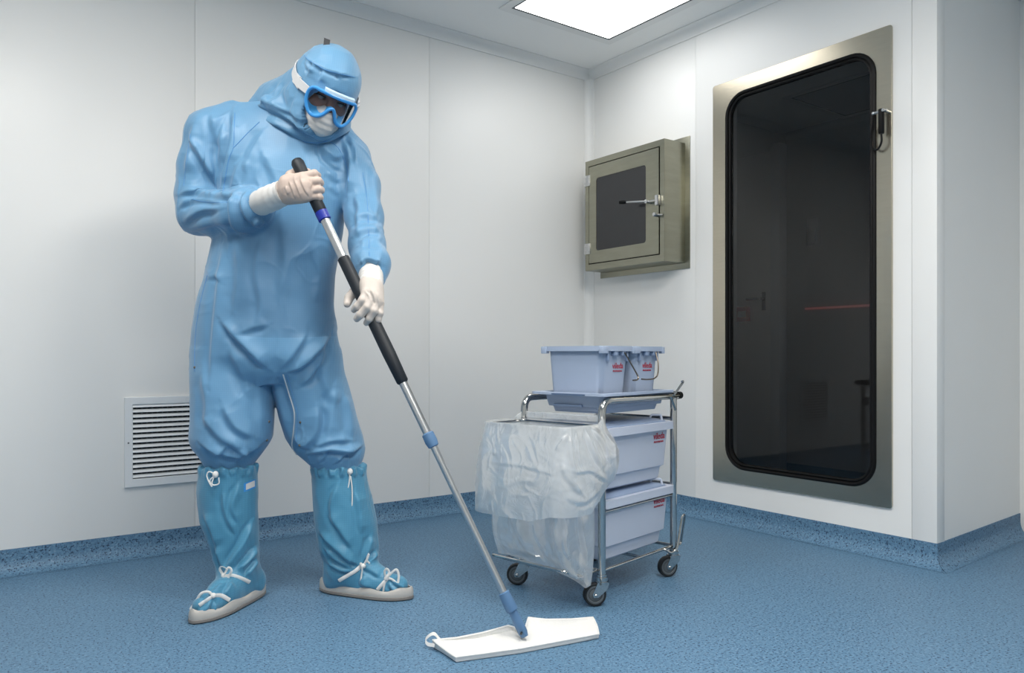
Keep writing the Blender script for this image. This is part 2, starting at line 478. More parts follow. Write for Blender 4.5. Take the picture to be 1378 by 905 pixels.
# ------------------------------------------------------------------ signed-distance modelling for bodies and cloth
class Field:
    def __init__(self, lo, hi, h):
        self.h = h; self.lo = np.array(lo, np.float32)
        self.n = [int(math.ceil((b - a) / h)) + 1 for a, b in zip(lo, hi)]
        self.ax = [self.lo[i] + h * np.arange(self.n[i], dtype=np.float32) for i in range(3)]
        self.d = np.full(self.n, 0.5, np.float32)

    def block(self, lo, hi):
        sl = []
        for i in range(3):
            a = max(0, int((lo[i] - self.lo[i]) / self.h) - 1); b = min(self.n[i], int((hi[i] - self.lo[i]) / self.h) + 3)
            sl.append(slice(a, max(a, b)))
        X = self.ax[0][sl[0]][:, None, None]; Y = self.ax[1][sl[1]][None, :, None]; Z = self.ax[2][sl[2]][None, None, :]
        return tuple(sl), X, Y, Z

    def put(self, sl, d, k, sub=False):
        a = self.d[sl]
        if sub:
            self.d[sl] = np.maximum(a, -d); return
        if k > 0:
            hh = np.maximum(k - np.abs(a - d), 0) / k
            self.d[sl] = np.minimum(a, d) - hh * hh * k * 0.25
        else:
            self.d[sl] = np.minimum(a, d)

    def cone(self, a, b, ra, rb, k=0.02, flat=None):
        a = np.asarray(a, np.float32); b = np.asarray(b, np.float32)
        pad = max(ra, rb) + k + 0.02
        sl, X, Y, Z = self.block(np.minimum(a, b) - pad, np.maximum(a, b) + pad)
        ba = b - a; L2 = float(ba @ ba) + 1e-9
        px, py, pz = X - a[0], Y - a[1], Z - a[2]
        t = np.clip((px * ba[0] + py * ba[1] + pz * ba[2]) / L2, 0, 1)
        qx, qy, qz = px - t * ba[0], py - t * ba[1], pz - t * ba[2]
        if flat is None:
            d = np.sqrt(qx * qx + qy * qy + qz * qz) - (ra + (rb - ra) * t)
        else:
            dr, f = np.asarray(flat[0], np.float32), flat[1]
            c = qx * dr[0] + qy * dr[1] + qz * dr[2]
            d = (np.sqrt(qx * qx + qy * qy + qz * qz + (f * f - 1) * c * c) - (ra + (rb - ra) * t)) * (1.0 / max(1.0, f ** 0.5))
        self.put(sl, d.astype(np.float32), k)
        return self

    def chain(self, pts, rad, k=0.02, flat=None):
        for i in range(len(pts) - 1):
            self.cone(pts[i], pts[i + 1], rad[i], rad[i + 1], k, flat)
        return self

    def loft(self, rows, k=0.02, yaw=0.0):
        """rows: (z, cx, cy, a, b) elliptical sections, interpolated smoothly"""
        rows = sorted(rows)
        z0, z1 = rows[0][0], rows[-1][0]
        zz = np.linspace(z0, z1, 200); R = np.array(rows)
        ker = np.exp(-np.linspace(-2, 2, 15) ** 2); ker /= ker.sum()
        cols = []
        for c in range(1, 5):
            y = np.interp(zz, R[:, 0], R[:, c])
            yp = np.concatenate([np.full(7, y[0]), y, np.full(7, y[-1])])
            cols.append(np.convolve(yp, ker, 'valid'))
        m = R[:, 3:5].max() + k + 0.02
        lo = (R[:, 1].min() - m, R[:, 2].min() - m, z0 - k - 0.02); hi = (R[:, 1].max() + m, R[:, 2].max() + m, z1 + k + 0.02)
        sl, X, Y, Z = self.block(lo, hi)
        g = [np.interp(Z.ravel(), zz, c).astype(np.float32)[None, None, :] for c in cols]
        dx, dy = X - g[0], Y - g[1]
        if yaw:
            c, s = math.cos(yaw), math.sin(yaw)
            dx, dy = c * dx + s * dy, -s * dx + c * dy
        q = np.sqrt((dx / g[2]) ** 2 + (dy / g[3]) ** 2)
        d = (q - 1) * np.minimum(g[2], g[3])
        d = np.maximum(d, np.maximum(z0 - Z, Z - z1))
        self.put(sl, d.astype(np.float32), k)
        return self

    def ellipsoid(self, c, r, k=0.02, rot=None, sub=False):
        m = max(r) + k + 0.02
        c = np.asarray(c, np.float32)
        sl, X, Y, Z = self.block(c - m, c + m)
        p = [X - c[0], Y - c[1], Z - c[2]]
        if rot is not None:
            p = [p[0] * rot[i][0] + p[1] * rot[i][1] + p[2] * rot[i][2] for i in range(3)]
        q = np.sqrt((p[0] / r[0]) ** 2 + (p[1] / r[1]) ** 2 + (p[2] / r[2]) ** 2)
        self.put(sl, ((q - 1) * min(r)).astype(np.float32), k, sub)
        return self

    def mesh(self):
        f = self.d; nx, ny, nz = f.shape
        ins = f < 0
        cnt = np.zeros((nx - 1, ny - 1, nz - 1), np.int8)
        for i in (0, 1):
            for j in (0, 1):
                for k in (0, 1):
                    cnt += ins[i:nx - 1 + i, j:ny - 1 + j, k:nz - 1 + k]
        I, J, K = np.nonzero((cnt > 0) & (cnt < 8))
        idx = np.full(cnt.shape, -1, np.int32); idx[I, J, K] = np.arange(len(I))
        acc = np.zeros((len(I), 3), np.float64); num = np.zeros(len(I))
        cor = [(i, j, k) for i in (0, 1) for j in (0, 1) for k in (0, 1)]
        for a in cor:
            for ax in range(3):
                if a[ax]: continue
                b = list(a); b[ax] = 1
                fa = f[I + a[0], J + a[1], K + a[2]]; fb = f[I + b[0], J + b[1], K + b[2]]
                s = (fa < 0) != (fb < 0)
                t = np.where(s, fa / np.where(fa - fb == 0, 1, fa - fb), 0)
                p = np.array(a, float)[None, :].repeat(len(I), 0); p[:, ax] += t
                acc[s] += p[s]; num[s] += 1
        V = (acc / num[:, None] + np.stack([I, J, K], 1)) * self.h + self.lo
        Q = []
        for ax in range(3):
            a0 = [slice(0, -1) if i == ax else slice(1, -1) for i in range(3)]
            a1 = [slice(1, None) if i == ax else slice(1, -1) for i in range(3)]
            A, B = ins[tuple(a0)], ins[tuple(a1)]
            e = np.argwhere(A != B)
            flip = A[tuple(e.T)]
            base = e.copy()
            for i in range(3):
                if i != ax: base[:, i] += 1
            o = [i for i in range(3) if i != ax]
            def cell(d0, d1):
                c = base.copy(); c[:, o[0]] -= d0; c[:, o[1]] -= d1
                return idx[c[:, 0], c[:, 1], c[:, 2]]
            q = np.stack([cell(1, 1), cell(0, 1), cell(0, 0), cell(1, 0)], 1)
            if ax == 1: flip = ~flip
            q[~flip] = q[~flip][:, ::-1]
            Q.append(q)
        Q = np.concatenate(Q)
        return V, Q[(Q >= 0).all(1)]


def v_normals(V, Q):
    a, b, c, d = (V[Q[:, i]] for i in range(4))
    n = np.cross(c - a, d - b)
    N = np.zeros_like(V)
    for i in range(4):
        np.add.at(N, Q[:, i], n)
    return N / (np.linalg.norm(N, axis=1, keepdims=True) + 1e-12)


def v_smooth(V, Q, it=2, lam=0.5):
    E = np.concatenate([Q[:, [0, 1]], Q[:, [1, 2]], Q[:, [2, 3]], Q[:, [3, 0]]])
    E = np.concatenate([E, E[:, ::-1]])
    cnt = np.bincount(E[:, 0], minlength=len(V))[:, None]
    for _ in range(it):
        A = np.stack([np.bincount(E[:, 0], weights=V[E[:, 1], i], minlength=len(V)) for i in range(3)], 1)
        V = V + lam * (A / np.maximum(cnt, 1) - V)
    return V


def vnoise(p, seed=0):
    """smooth lattice noise in -1..1"""
    i = np.floor(p).astype(np.int64); f = p - i
    u = f * f * f * (f * (f * 6 - 15) + 10)
    def hsh(a):
        n = (a[:, 0] * 73856093) ^ (a[:, 1] * 19349663) ^ (a[:, 2] * 83492791) ^ (seed * 2654435761)
        n = (n ^ (n >> 13)) * 1274126177 & 0x7fffffff
        return ((n ^ (n >> 16)) & 0xffff) / 32767.5 - 1
    r = 0
    for a in (0, 1):
        for b in (0, 1):
            for c in (0, 1):
                wgt = (u[:, 0] if a else 1 - u[:, 0]) * (u[:, 1] if b else 1 - u[:, 1]) * (u[:, 2] if c else 1 - u[:, 2])
                r = r + wgt * hsh(i + np.array([a, b, c]))
    return r


FOLD = 2.1


def folds(V, N, strokes):
    """cloth folds: each stroke is (points in photo pixels, width px, height mm); only the cloth facing the camera takes them"""
    X, Y = px_of(V)
    view = V - np.array([0, 0, CAMZ]); view /= np.linalg.norm(view, axis=1, keepdims=True)
    face = np.clip(-(N * view).sum(1) * 2.0, 0, 1)
    D = np.zeros(len(V))
    for pts, wd, amp in strokes:
        pp = np.array(spline(pts, 6)) if len(pts) > 2 else np.array(pts, float)
        lo, hi = pp.min(0) - 5 * wd, pp.max(0) + 5 * wd
        s = np.nonzero((X > lo[0]) & (X < hi[0]) & (Y > lo[1]) & (Y < hi[1]) & (face > 0))[0]
        if len(s) == 0: continue
        best = np.full(len(s), 1e9); sg = np.zeros(len(s)); tt = np.zeros(len(s))
        L = np.concatenate([[0], np.cumsum(np.linalg.norm(np.diff(pp, axis=0), axis=1))])
        x, y = X[s], Y[s]
        for i in range(len(pp) - 1):
            d = pp[i + 1] - pp[i]; l = np.linalg.norm(d) + 1e-9
            t = np.clip(((x - pp[i, 0]) * d[0] + (y - pp[i, 1]) * d[1]) / l ** 2, 0, 1)
            ex, ey = x - pp[i, 0] - t * d[0], y - pp[i, 1] - t * d[1]
            dist = np.hypot(ex, ey); m = dist < best
            best = np.where(m, dist, best)
            sg = np.where(m, np.sign(d[0] * ey - d[1] * ex), sg)
            tt = np.where(m, (L[i] + t * l) / L[-1], tt)
        env = np.clip(np.sin(np.pi * np.clip(tt, 0.03, 0.97)) * 1.6, 0, 1)
        sd = best * sg
        wl_ = wd * (0.55 + 0.45 * env)
        prof = np.where(sd < 0, np.exp(-np.abs(sd / (1.9 * wl_)) ** 1.5), np.exp(-(sd / (0.75 * wl_)) ** 2)) - 0.55 * np.exp(-((sd - 1.5 * wl_) / (0.9 * wl_)) ** 2)
        D[s] += amp * FOLD * 0.001 * env * prof * face[s]
    return V + N * D[:, None]


def cloth(fld, strokes=(), crumple=0.002, freq=(9, 9, 5), seed=1, it=2, crease=0.0022):
    V, Q = fld.mesh()
    V = v_smooth(V, Q, it)
    N = v_normals(V, Q)
    if crumple:
        p = V * np.array(freq)
        n = vnoise(p, seed) * 0.6 + (1 - 2 * np.abs(vnoise(p * 1.9 + 7, seed + 1))) * 0.4
        V = V + N * (n * crumple)[:, None]
        # thin wandering creases
        q = V * np.array(freq) * 0.8 + 0.35 * np.stack([vnoise(V * 7 + 11 * j, seed + 40 + j) for j in range(3)], 1)
        cr = np.maximum(0, 1 - np.abs(vnoise(q, seed + 5)) * 5) ** 2 * 1.0 + np.maximum(0, 1 - np.abs(vnoise(q * 2.1 + 3, seed + 6)) * 5) ** 2 * 0.5
        mk = np.clip(0.5 + 1.2 * vnoise(V * 6 + 5, seed + 9), 0, 1)
        V = V + N * (cr * mk * crease)[:, None]
    if strokes:
        N = v_normals(V, Q)
        V = folds(V, N, strokes)
        V = v_smooth(V, Q, 1, 0.22)
    return V, Q


def bvh_of(V, Q):
    return BVHTree.FromPolygons([tuple(p) for p in V], [tuple(map(int, q)) for q in Q])


def hit(bvh, px, py, lift=0.0):
    d = Vector(P(px, py, 1.0) - np.array([0, 0, CAMZ])).normalized()
    loc, n, i, t = bvh.ray_cast(Vector((0, 0, CAMZ)), d)
    if loc is None: return None
    return np.array(loc - d * lift)


def draw(bvh, pts, r, lift=0.0005, n=6, seg=6):
    """a cord lying on a surface along photo pixels"""
    out = []
    for q in spline(pts, n):
        h = hit(bvh, q[0], q[1], lift)
        if h is not None and (not out or np.linalg.norm(h - out[-1]) < 0.15): out.append(h)
    mb = MB()
    if len(out) > 1: mb.tube(out, r, seg)
    return mb

# ------------------------------------------------------------------ the room: local x runs along the left wall, local y along the right wall
UD = np.array([-0.8087, -0.5883]); VD = np.array([0.5883, -0.8087])
CORN = np.array([0.449, 4.49])
ROT = math.atan2(UD[1], UD[0])
ZC = 2.43
V_END = 1.954


def in_room(o):
    o.location = (CORN[0], CORN[1], 0); o.rotation_euler = (0, 0, ROT)
    return o


def room_root(name):
    return in_room(empty(name))


def struct(name, mb, material, smooth=True):
    o = in_room(mb.build(name, material, None, smooth))
    return tag(o, kind='structure')


def sweep(p0, p1, n, prof, m0=0, m1=0):
    p0, p1, n = (np.array(q, float) for q in (p0, p1, n))
    t = (p1 - p0) / np.linalg.norm(p1 - p0)
    loops = []
    for p, m in ((p0, m0), (p1, -m1)):
        loops.append([tuple(p + n * d + t * (m * d)) + (z,) for d, z in prof])
    return MB().loft(loops)


floor = struct('floor', MB().box(-2.2, 5.1, -0.25, 5.7, -0.05, 0.0), M['floor'], False)
tag(floor, 'blue speckled vinyl floor', 'floor')
ceiling = struct('ceiling', MB().box(-2.2, 5.1, -0.25, 5.7, ZC, ZC + 0.06), M['ceil'], False)
tag(ceiling, 'plain white cleanroom ceiling', 'ceiling')

# left wall: separate sandwich panels with thin joints
wl = struct('wall_left', MB().box(-0.1, 5.05, -0.12, -0.004, 0, ZC), M['seal'], False)
tag(wl, 'white panelled wall behind the person', 'wall')
seams = [0.0, 1.065, 2.181, 3.297, 4.413, 5.0]
for a, b in zip(seams[:-1], seams[1:]):
    MB().box(a + 0.0007, b - 0.0007, -0.04, 0.0, 0.0, ZC, 0.001).build('panel', M['wall'], wl)

# right wall, with an opening behind the glass door
OV0, OV1, OZ0, OZ1 = 0.97, 1.74, 0.25, 2.05
wr = struct('wall_right', MB().box(-0.09, -0.06, -0.1, OV0, 0, ZC).box(-0.09, -0.06, OV1, V_END - 0.04, 0, ZC)
            .box(-0.09, -0.06, OV0, OV1, 0, OZ0).box(-0.09, -0.06, OV0, OV1, OZ1, ZC), M['seal'], False)
tag(wr, 'white panelled wall holding the glass door', 'wall')
MB().box(-0.06, 0, 0.0, 0.7893, 0, ZC, 0.001).build('panel', M['wall'], wr)
m = MB()
m.box(-0.06, 0, 0.7907, OV0, 0, ZC).box(-0.06, 0, OV1, 1.8593, 0, ZC).box(-0.06, 0, OV0, OV1, 0, OZ0).box(-0.06, 0, OV0, OV1, OZ1, ZC)
m.build('panel', M['wall'], wr, False)
MB().box(-0.06, 0, 1.8607, V_END, 0, ZC, 0.001).build('panel', M['wall'], wr)

RU, RV = -0.88, 1.90      # far end of the return wall
rt = MB().loft([[(0.0, V_END, z), (RU, RV, z), (RU, RV - 0.03, z), (-0.06, V_END - 0.035, z)] for z in (0, ZC)])
wret = struct('wall_return', rt, M['wall'], False)
tag(wret, 'white return wall at the right edge turning away from the glass door', 'wall')
was = struct('wall_side', MB().box(RU - 0.06, RU, RV, 5.65, 0, ZC), M['wall'], False)
tag(was, 'white wall beyond the return at the far right edge', 'wall')
wb = struct('wall_back', MB().box(RU - 0.06, 5.1, 5.6, 5.66, 0, ZC), M['wall'], False)
tag(wb, 'white wall behind the viewer', 'wall')
wo = struct('wall_opposite', MB().box(5.0, 5.06, -0.1, 5.6, 0, ZC), M['wall'], False)
tag(wo, 'white wall opposite the glass door', 'wall')

# coved skirting (floor vinyl turned up the walls), coving under the ceiling, corner cove
prof_b = [(-0.002, 0.001), (-0.002, 0.09), (0.004, 0.09), (0.004, 0.055)] + \
    [(0.054 - 0.05 * math.cos(a), 0.055 - 0.0535 * math.sin(a)) for a in np.linspace(0.15, math.pi / 2, 8)] + [(0.058, 0.001)]
nr = np.array([RV - V_END, -RU]); nr = nr / np.linalg.norm(nr)
for nm, a, b, n, m0, m1, lb in (('left', (5, 0), (0, 0), (0, 1), 0, 1, 'blue coved skirting along the wall behind the person'),
                                ('right', (0, 0), (0, V_END), (1, 0), 1, -1, 'blue coved skirting below the glass door'),
                                ('return', (0, V_END), (RU, RV), nr, -1, 1, 'blue coved skirting along the return wall')):
    o = struct('baseboard_' + nm, sweep(a, b, n, prof_b, m0, m1), M['floor']); tag(o, lb, 'skirting')
prof_c = [(0, 2.383), (0.006, 2.383), (0.006, 2.389)] + \
    [(0.05 - 0.044 * math.cos(a), 2.385 + 0.041 * math.sin(a)) for a in np.linspace(0.1, math.pi / 2, 8)] + [(0.055, 2.426), (0.055, ZC), (0, ZC)]
for i, (a, b, n, m0, m1, lb) in enumerate((((5, 0), (0, 0), (0, 1), 0, 1, 'white coving above the wall behind the person'),
                                           ((0, 0), (0, V_END), (1, 0), 1, -1, 'white coving above the glass door'),
                                           ((0, V_END), (RU, RV), nr, -1, 1, 'white coving above the return wall'))):
    o = struct('trim_%d' % (i + 1), sweep(a, b, n, prof_c, m0, m1), M['trim']); tag(o, lb, 'coving')
cc = [(0, 0), (0.042, 0), (0.042, 0.004)] + [(0.042 - 0.038 * math.sin(a), 0.042 - 0.038 * math.cos(a)) for a in np.linspace(0.05, 1.52, 7)] + [(0.004, 0.042), (0, 0.042)]
o = struct('trim_4', MB().loft([[(x, y, z) for x, y in cc] for z in (0.085, 2.39)]), M['trim'])
tag(o, 'white cove strip in the vertical wall corner', 'corner strip')


# ceiling light panels
def ring_plate(mb, outer, inner, d0, d1, fn):
    n = len(outer)
    V = [fn(p, d) for d in (d0, d1) for ring in (outer, inner) for p in ring]
    F = []
    for k in range(n):
        j = (k + 1) % n
        F += [(k, j, n + j, n + k), (2 * n + k, 3 * n + k, 3 * n + j, 2 * n + j), (k, 2 * n + k, 2 * n + j, j), (n + k, n + j, 3 * n + j, 3 * n + k)]
    return mb.add(V, F)


def ceiling_light(u0, u1, v0, v1, label, lit='panel_added'):
    r = in_room(empty('ceiling_light'))
    cu, cv = (u0 + u1) / 2, (v0 + v1) / 2
    wl_ = CORN + UD * cu + VD * cv
    r.location = (wl_[0], wl_[1], ZC)
    tag(r, label, 'ceiling light', 'square light panels in the ceiling')
    a, b = (u1 - u0) / 2, (v1 - v0) / 2
    mb = ring_plate(MB(), rrect(-a - 0.055, a + 0.055, -b - 0.055, b + 0.055, 0.006, 2), rrect(-a - 0.012, a + 0.012, -b - 0.012, b + 0.012, 0.004, 2), -0.0005, -0.006, lambda p, d: (p[0], p[1], d))
    mb.build('frame', M['trim'], r)
    ring_plate(MB(), rrect(-a - 0.013, a + 0.013, -b - 0.013, b + 0.013, 0.004, 2), rrect(-a, a, -b, b, 0.003, 2), -0.0004, -0.0045, lambda p, d: (p[0], p[1], d)).build('gasket', M['hub'], r)
    MB().box(-a, a, -b, b, -0.004, -0.001).build('diffuser', M[lit], r, False)
    return r


ceiling_light(0.26, 0.86, 0.44, 1.04, 'lit ceiling panel above the wall corner at the top of the picture', 'panel_dim')
for u0, u1, v0, v1, lb in ((1.3, 1.9, 2.0, 2.9, 'added unseen light panel over the open floor in front of the trolley'),
                          (2.6, 3.2, 1.2, 1.8, 'added unseen light panel above and in front of the person'),
                          (2.0, 3.2, 3.4, 4.0, 'added long fill light panel behind the viewer')):
    ceiling_light(u0, u1, v0, v1, lb)  # unseen panels added to light the person, trolley and walls

# ------------------------------------------------------------------ glass door in the right wall
dr = room_root('door_1')
tag(dr, 'tall dark glass door with rounded corners in a brushed steel frame', 'door', kind='structure')
vz = lambda p, d: (d, p[0], p[1])
mb = MB()
n_ = 8
ring_plate(mb, rrect(0.905, 1.787, 0.194, 2.099, 0.012, n_), rrect(0.985, 1.721, 0.264, 2.03, 0.105, n_), 0.0002, 0.010, vz)
fr_ = mb.build('frame', M['steel'], dr)
bv = fr_.modifiers.new('bevel', 'BEVEL'); bv.width = 0.003; bv.segments = 2; bv.limit_method = 'ANGLE'
mb = MB()
mb.tube([(0.009, p[0], p[1]) for p in rrect(0.990, 1.716, 0.269, 2.025, 0.10, n_)], 0.009, 8, True)
mb.tube([(0.004, p[0], p[1]) for p in rrect(1.004, 1.702, 0.283, 2.011, 0.088, n_)], 0.008, 8, True)
ring_plate(mb, rrect(0.980, 1.726, 0.259, 2.035, 0.11, n_), rrect(1.010, 1.696, 0.289, 2.005, 0.082, n_), -0.008, -0.012, vz)
mb.build('gasket', M['rubber'], dr)
g = rrect(0.995, 1.711, 0.274, 2.02, 0.095, n_)
MB().loft([[vz(p, -0.0035) for p in g], [vz(p, 0.0025) for p in g]]).build('glass', M['dark_glass'], dr, False)
# key stub with black pull and cable loop
kp = MB().tube([(0.008, 1.772, 1.758), (0.05, 1.772, 1.758)], 0.006, 10).tube([(0.038, 1.730, 1.757), (0.038, 1.782, 1.757)], 0.0055, 10)
kp.ball((0.038, 1.728, 1.757), 0.0075, 10, 6).build('lock_pin', M['alu'], dr)
hp = MB().tube([(0.040, 1.761, 1.766), (0.040, 1.761, 1.764), (0.040, 1.761, 1.672), (0.040, 1.761, 1.668)], [0.008, 0.0115, 0.0115, 0.009], 14)
hp.build('pull', M['rubber'], dr)
MB().tube(spline([(0.040, 1.761, 1.668), (0.038, 1.760, 1.635), (0.034, 1.742, 1.612), (0.030, 1.720, 1.625), (0.030, 1.714, 1.67), (0.034, 1.724, 1.72), (0.038, 1.730, 1.755)], 8), 0.0042, 8).build('cable_loop', M['rubber'], dr)

# ------------------------------------------------------------------ the unlit airlock seen through the glass
ab = struct('wall_airlock', MB().box(-2.1, -2.02, -0.1, V_END - 0.04, 0, ZC).box(-2.1, -0.09, -0.16, -0.08, 0, ZC).box(-2.1, -0.09, V_END - 0.09, V_END - 0.06, 0, ZC), M['back'], False)
tag(ab, 'dim airlock wall behind the dark glass', 'wall')
rf = struct('trim_5', sweep((-2.02, -0.08), (-2.02, V_END - 0.09), (1, 0), prof_c), M['back']); tag(rf, 'dim coving at the back of the airlock', 'coving')
ad = room_root('door_2')
tag(ad, 'pale inner door leaf with lever handle seen dimly through the glass door', 'door', kind='structure')
MB().box(-1.36, -1.30, -0.078, 0.30, 0.01, 2.12, 0.003).build('leaf', M['back_door'], ad)
MB().box(-1.37, -1.29, 0.302, 0.371, 0.0, 2.16, 0.004).build('jamb', M['vent'], ad)
hl = MB().box(-1.30, -1.294, 0.235, 0.262, 1.09, 1.21, 0.002).tube([(-1.296, 0.25, 1.165), (-1.25, 0.25, 1.165), (-1.245, 0.245, 1.165), (-1.245, 0.15, 1.165)], 0.008, 8)
hl.build('lever_handle', M['chrome'], ad)
cp = room_root('call_point')
tag(cp, 'small red alarm call point box seen through the dark glass door', 'alarm box')
MB().box(-1.30, -1.27, 0.045, 0.145, 1.02, 1.12, 0.004).build('box', M['red'], cp)
MB().box(-1.2705, -1.268, 0.062, 0.128, 1.05, 1.09).build('face_plate', M['vent'], cp, False)
sp = room_root('wall_switch')
tag(sp, 'small switch plate on the airlock wall seen through the dark glass', 'switch')
MB().box(-2.02, -2.005, 0.10, 0.20, 1.58, 1.78, 0.003).build('plate', M['vent'], sp)
MB().box(-2.006, -1.995, 0.125, 0.175, 1.60, 1.70, 0.003).build('rocker', M['vent'], sp)
lr = room_root('indicator_strip')
tag(lr, 'thin red glowing line across the back of the airlock', 'light strip')
MB().box(-2.02, -2.01, 0.08, 0.75, 1.125, 1.14, 0.002).build('strip', M['led'], lr)
ceiling_light(-1.92, -1.32, 0.45, 1.05, 'unlit ceiling panel seen through the dark glass door', 'panel_off')

# ------------------------------------------------------------------ steel pass box on the right wall
pb = room_root('pass_box')
tag(pb, 'square brushed steel hatch cabinet with dark window on the wall', 'cabinet')
MB().box(0.0003, 0.006, 0.10, 0.757, 1.233, 1.897, 0.0015).build('back_plate', M['steel_box'], pb)
BV0, BV1, BZ0, BZ1, BU = 0.141, 0.727, 1.262, 1.866, 0.156
mb = MB()
sq = lambda a, b, c, d: [(b, d), (a, d), (a, c), (b, c)]
ring_plate(mb, sq(BV0, BV1, BZ0, BZ1), sq(BV0 + 0.028, BV1 - 0.030, BZ0 + 0.034, BZ1 - 0.032), 0.006, BU, vz)
mb.box(0.006, 0.10, BV0 + 0.001, BV1 - 0.001, BZ0 + 0.001, BZ1 - 0.001)
o = mb.build('body', M['steel_box'], pb, False)
bv = o.modifiers.new('bevel', 'BEVEL'); bv.width = 0.0015; bv.segments = 2; bv.limit_method = 'ANGLE'
DV0, DV1, DZ0, DZ1 = BV0 + 0.032, BV1 - 0.036, BZ0 + 0.039, BZ1 - 0.037
MB().box(0.10, 0.146, DV0 - 0.0035, DV1 + 0.0055, DZ0 - 0.0045, DZ1 + 0.0045).build('seal', M['rubber'], pb, False)
WV0, WV1, WZ0, WZ1 = 0.232, 0.603, 1.366, 1.760
nn = 5
mb = ring_plate(MB(), rrect(DV0, DV1, DZ0, DZ1, 0.001, nn), rrect(WV0, WV1, WZ0, WZ1, 0.016, nn), 0.147, 0.1575, vz)
hd = mb.build('hatch_door', M['steel_box'], pb)
g = rrect(WV0 + 0.0005, WV1 - 0.0005, WZ0 + 0.0005, WZ1 - 0.0005, 0.016, nn)
MB().loft([[vz(p, 0.149) for p in g], [vz(p, 0.1555) for p in g]]).build('window', M['dark_pane'], hd, False)
for z in (1.758, 1.383):
    h = MB().box(0.1565, 0.162, BV0 - 0.001, BV0 + 0.044, z - 0.030, z + 0.028, 0.001)
    h.tube([(0.160, BV0 + 0.020, z - 0.030), (0.160, BV0 + 0.020, z + 0.028)], 0.005, 8)
    for a in (0.008, 0.034):
        for b in (-0.016, 0.014):
            h.tube([(0.161, BV0 + a, z + b), (0.165, BV0 + a, z + b)], 0.004, 8)
    h.build('hinge', M['alu'], pb)
lv = MB().tube([(0.156, 0.632, 1.566), (0.190, 0.632, 1.566)], 0.010, 14).tube([(0.176, 0.640, 1.566), (0.176, 0.692, 1.564)], 0.0055, 10)
lv.tube([(0.186, 0.632, 1.566), (0.205, 0.585, 1.570), (0.222, 0.520, 1.576)], [0.005, 0.005, 0.0045], 10)
lvr = lv.build('latch_lever', M['alu'], pb)
MB().tube([(0.2205, 0.528, 1.5755), (0.223, 0.518, 1.576), (0.230, 0.490, 1.579), (0.2305, 0.488, 1.579)], [0.006, 0.0095, 0.0085, 0.005], 12).build('knob', M['rubber'], lvr)
MB().box(0.1565, 0.178, 0.682, 0.704, 1.540, 1.590, 0.002).build('catch', M['alu'], pb)
MB().tube([(0.156, 0.688, 1.493), (0.188, 0.688, 1.493), (0.192, 0.688, 1.493)], [0.011, 0.011, 0.008], 14).tube([(0.168, 0.688, 1.493), (0.168, 0.722, 1.490)], 0.004, 8).build('key_lock', M['alu'], pb)

# ------------------------------------------------------------------ return-air grille on the left wall
vg = room_root('vent_grille')
tag(vg, 'white slatted return air grille low on the wall behind the person', 'vent')
uz = lambda p, d: (p[0], d, p[1])
GU0, GU1, GZ0, GZ1 = 2.07, 2.447, 0.2754, 0.632
mb = ring_plate(MB(), sq(GU0, GU1, GZ0, GZ1), sq(GU0 + 0.03, GU1 - 0.03, GZ0 + 0.033, GZ1 - 0.030), 0.0005, 0.012, uz)
o = mb.build('frame', M['vent'], vg, False)
bv = o.modifiers.new('bevel', 'BEVEL'); bv.width = 0.0025; bv.segments = 2; bv.limit_method = 'ANGLE'
MB().box(GU0 + 0.029, GU1 - 0.029, 0.0003, 0.0008, GZ0 + 0.032, GZ1 - 0.029).build('duct', M['vent_dark'], vg, False)
zs = np.linspace(GZ0 + 0.038, GZ1 - 0.040, 15)
sl_me = None
for z in zs:
    if sl_me is None:
        pr = [(0.0125, -0.0012), (0.0137, 0.0), (0.011, 0.0045), (0.006, 0.0085), (0.0022, 0.0112), (0.0015, 0.0098), (0.0055, 0.0066), (0.0095, 0.003)]
        s = MB().loft([[(u, d, zz) for d, zz in pr] for u in (GU0 + 0.0295, GU1 - 0.0295)]).build('slat', M['vent'], vg)
        sl_me = s.data; s.location.z = z
    else:
        s = bpy.data.objects.new('slat', sl_me); COL.objects.link(s); s.parent = vg; s.location.z = z
mb = MB()
for u in np.linspace(GU0 + 0.045, GU1 - 0.045, 16):
    mb.box(u - 0.0012, u + 0.0012, 0.0009, 0.0024, GZ0 + 0.034, GZ1 - 0.031)
mb.build('wire_screen', M['hub'], vg, False)
MB().tube([(GU1 - 0.0135, 0.0115, 0.452), (GU1 - 0.0135, 0.0135, 0.452)], 0.0035, 10).build('screw', M['hub'], vg)
MB().tube([(GU0 + 0.0135, 0.0115, 0.452), (GU0 + 0.0135, 0.0135, 0.452)], 0.0035, 10).build('screw', M['hub'], vg)

# ------------------------------------------------------------------ flat mop
MT = P(398, 214, 2.30)                       # top of the handle
MBOT = P(704, 851, 2.121)                    # swivel joint above the pad
DIR = (MBOT - MT) / np.linalg.norm(MBOT - MT)
MLEN = np.linalg.norm(MBOT - MT)


def along(py):
    """distance down the handle at which it crosses photo row py"""
    # solve CAMZ + (HY-py)/F*Y = z along the line
    k = (HY - py) / FPX
    return (MT[2] - CAMZ - k * MT[1]) / (k * DIR[1] - DIR[2])


def on_pole(s):
    return MT + DIR * s


mop = empty('flat_mop', (MBOT[0], MBOT[1], 0))
tag(mop, 'white flat floor mop with long telescopic aluminium handle held by the person', 'mop')


def pole_part(name, material, pys, rads, seg=18, sharp=40):
    return MB().tube([on_pole(along(p) if abs(p) > 3 else p) for p in pys], rads, seg).build(name, material, mop, True, True, sharp)


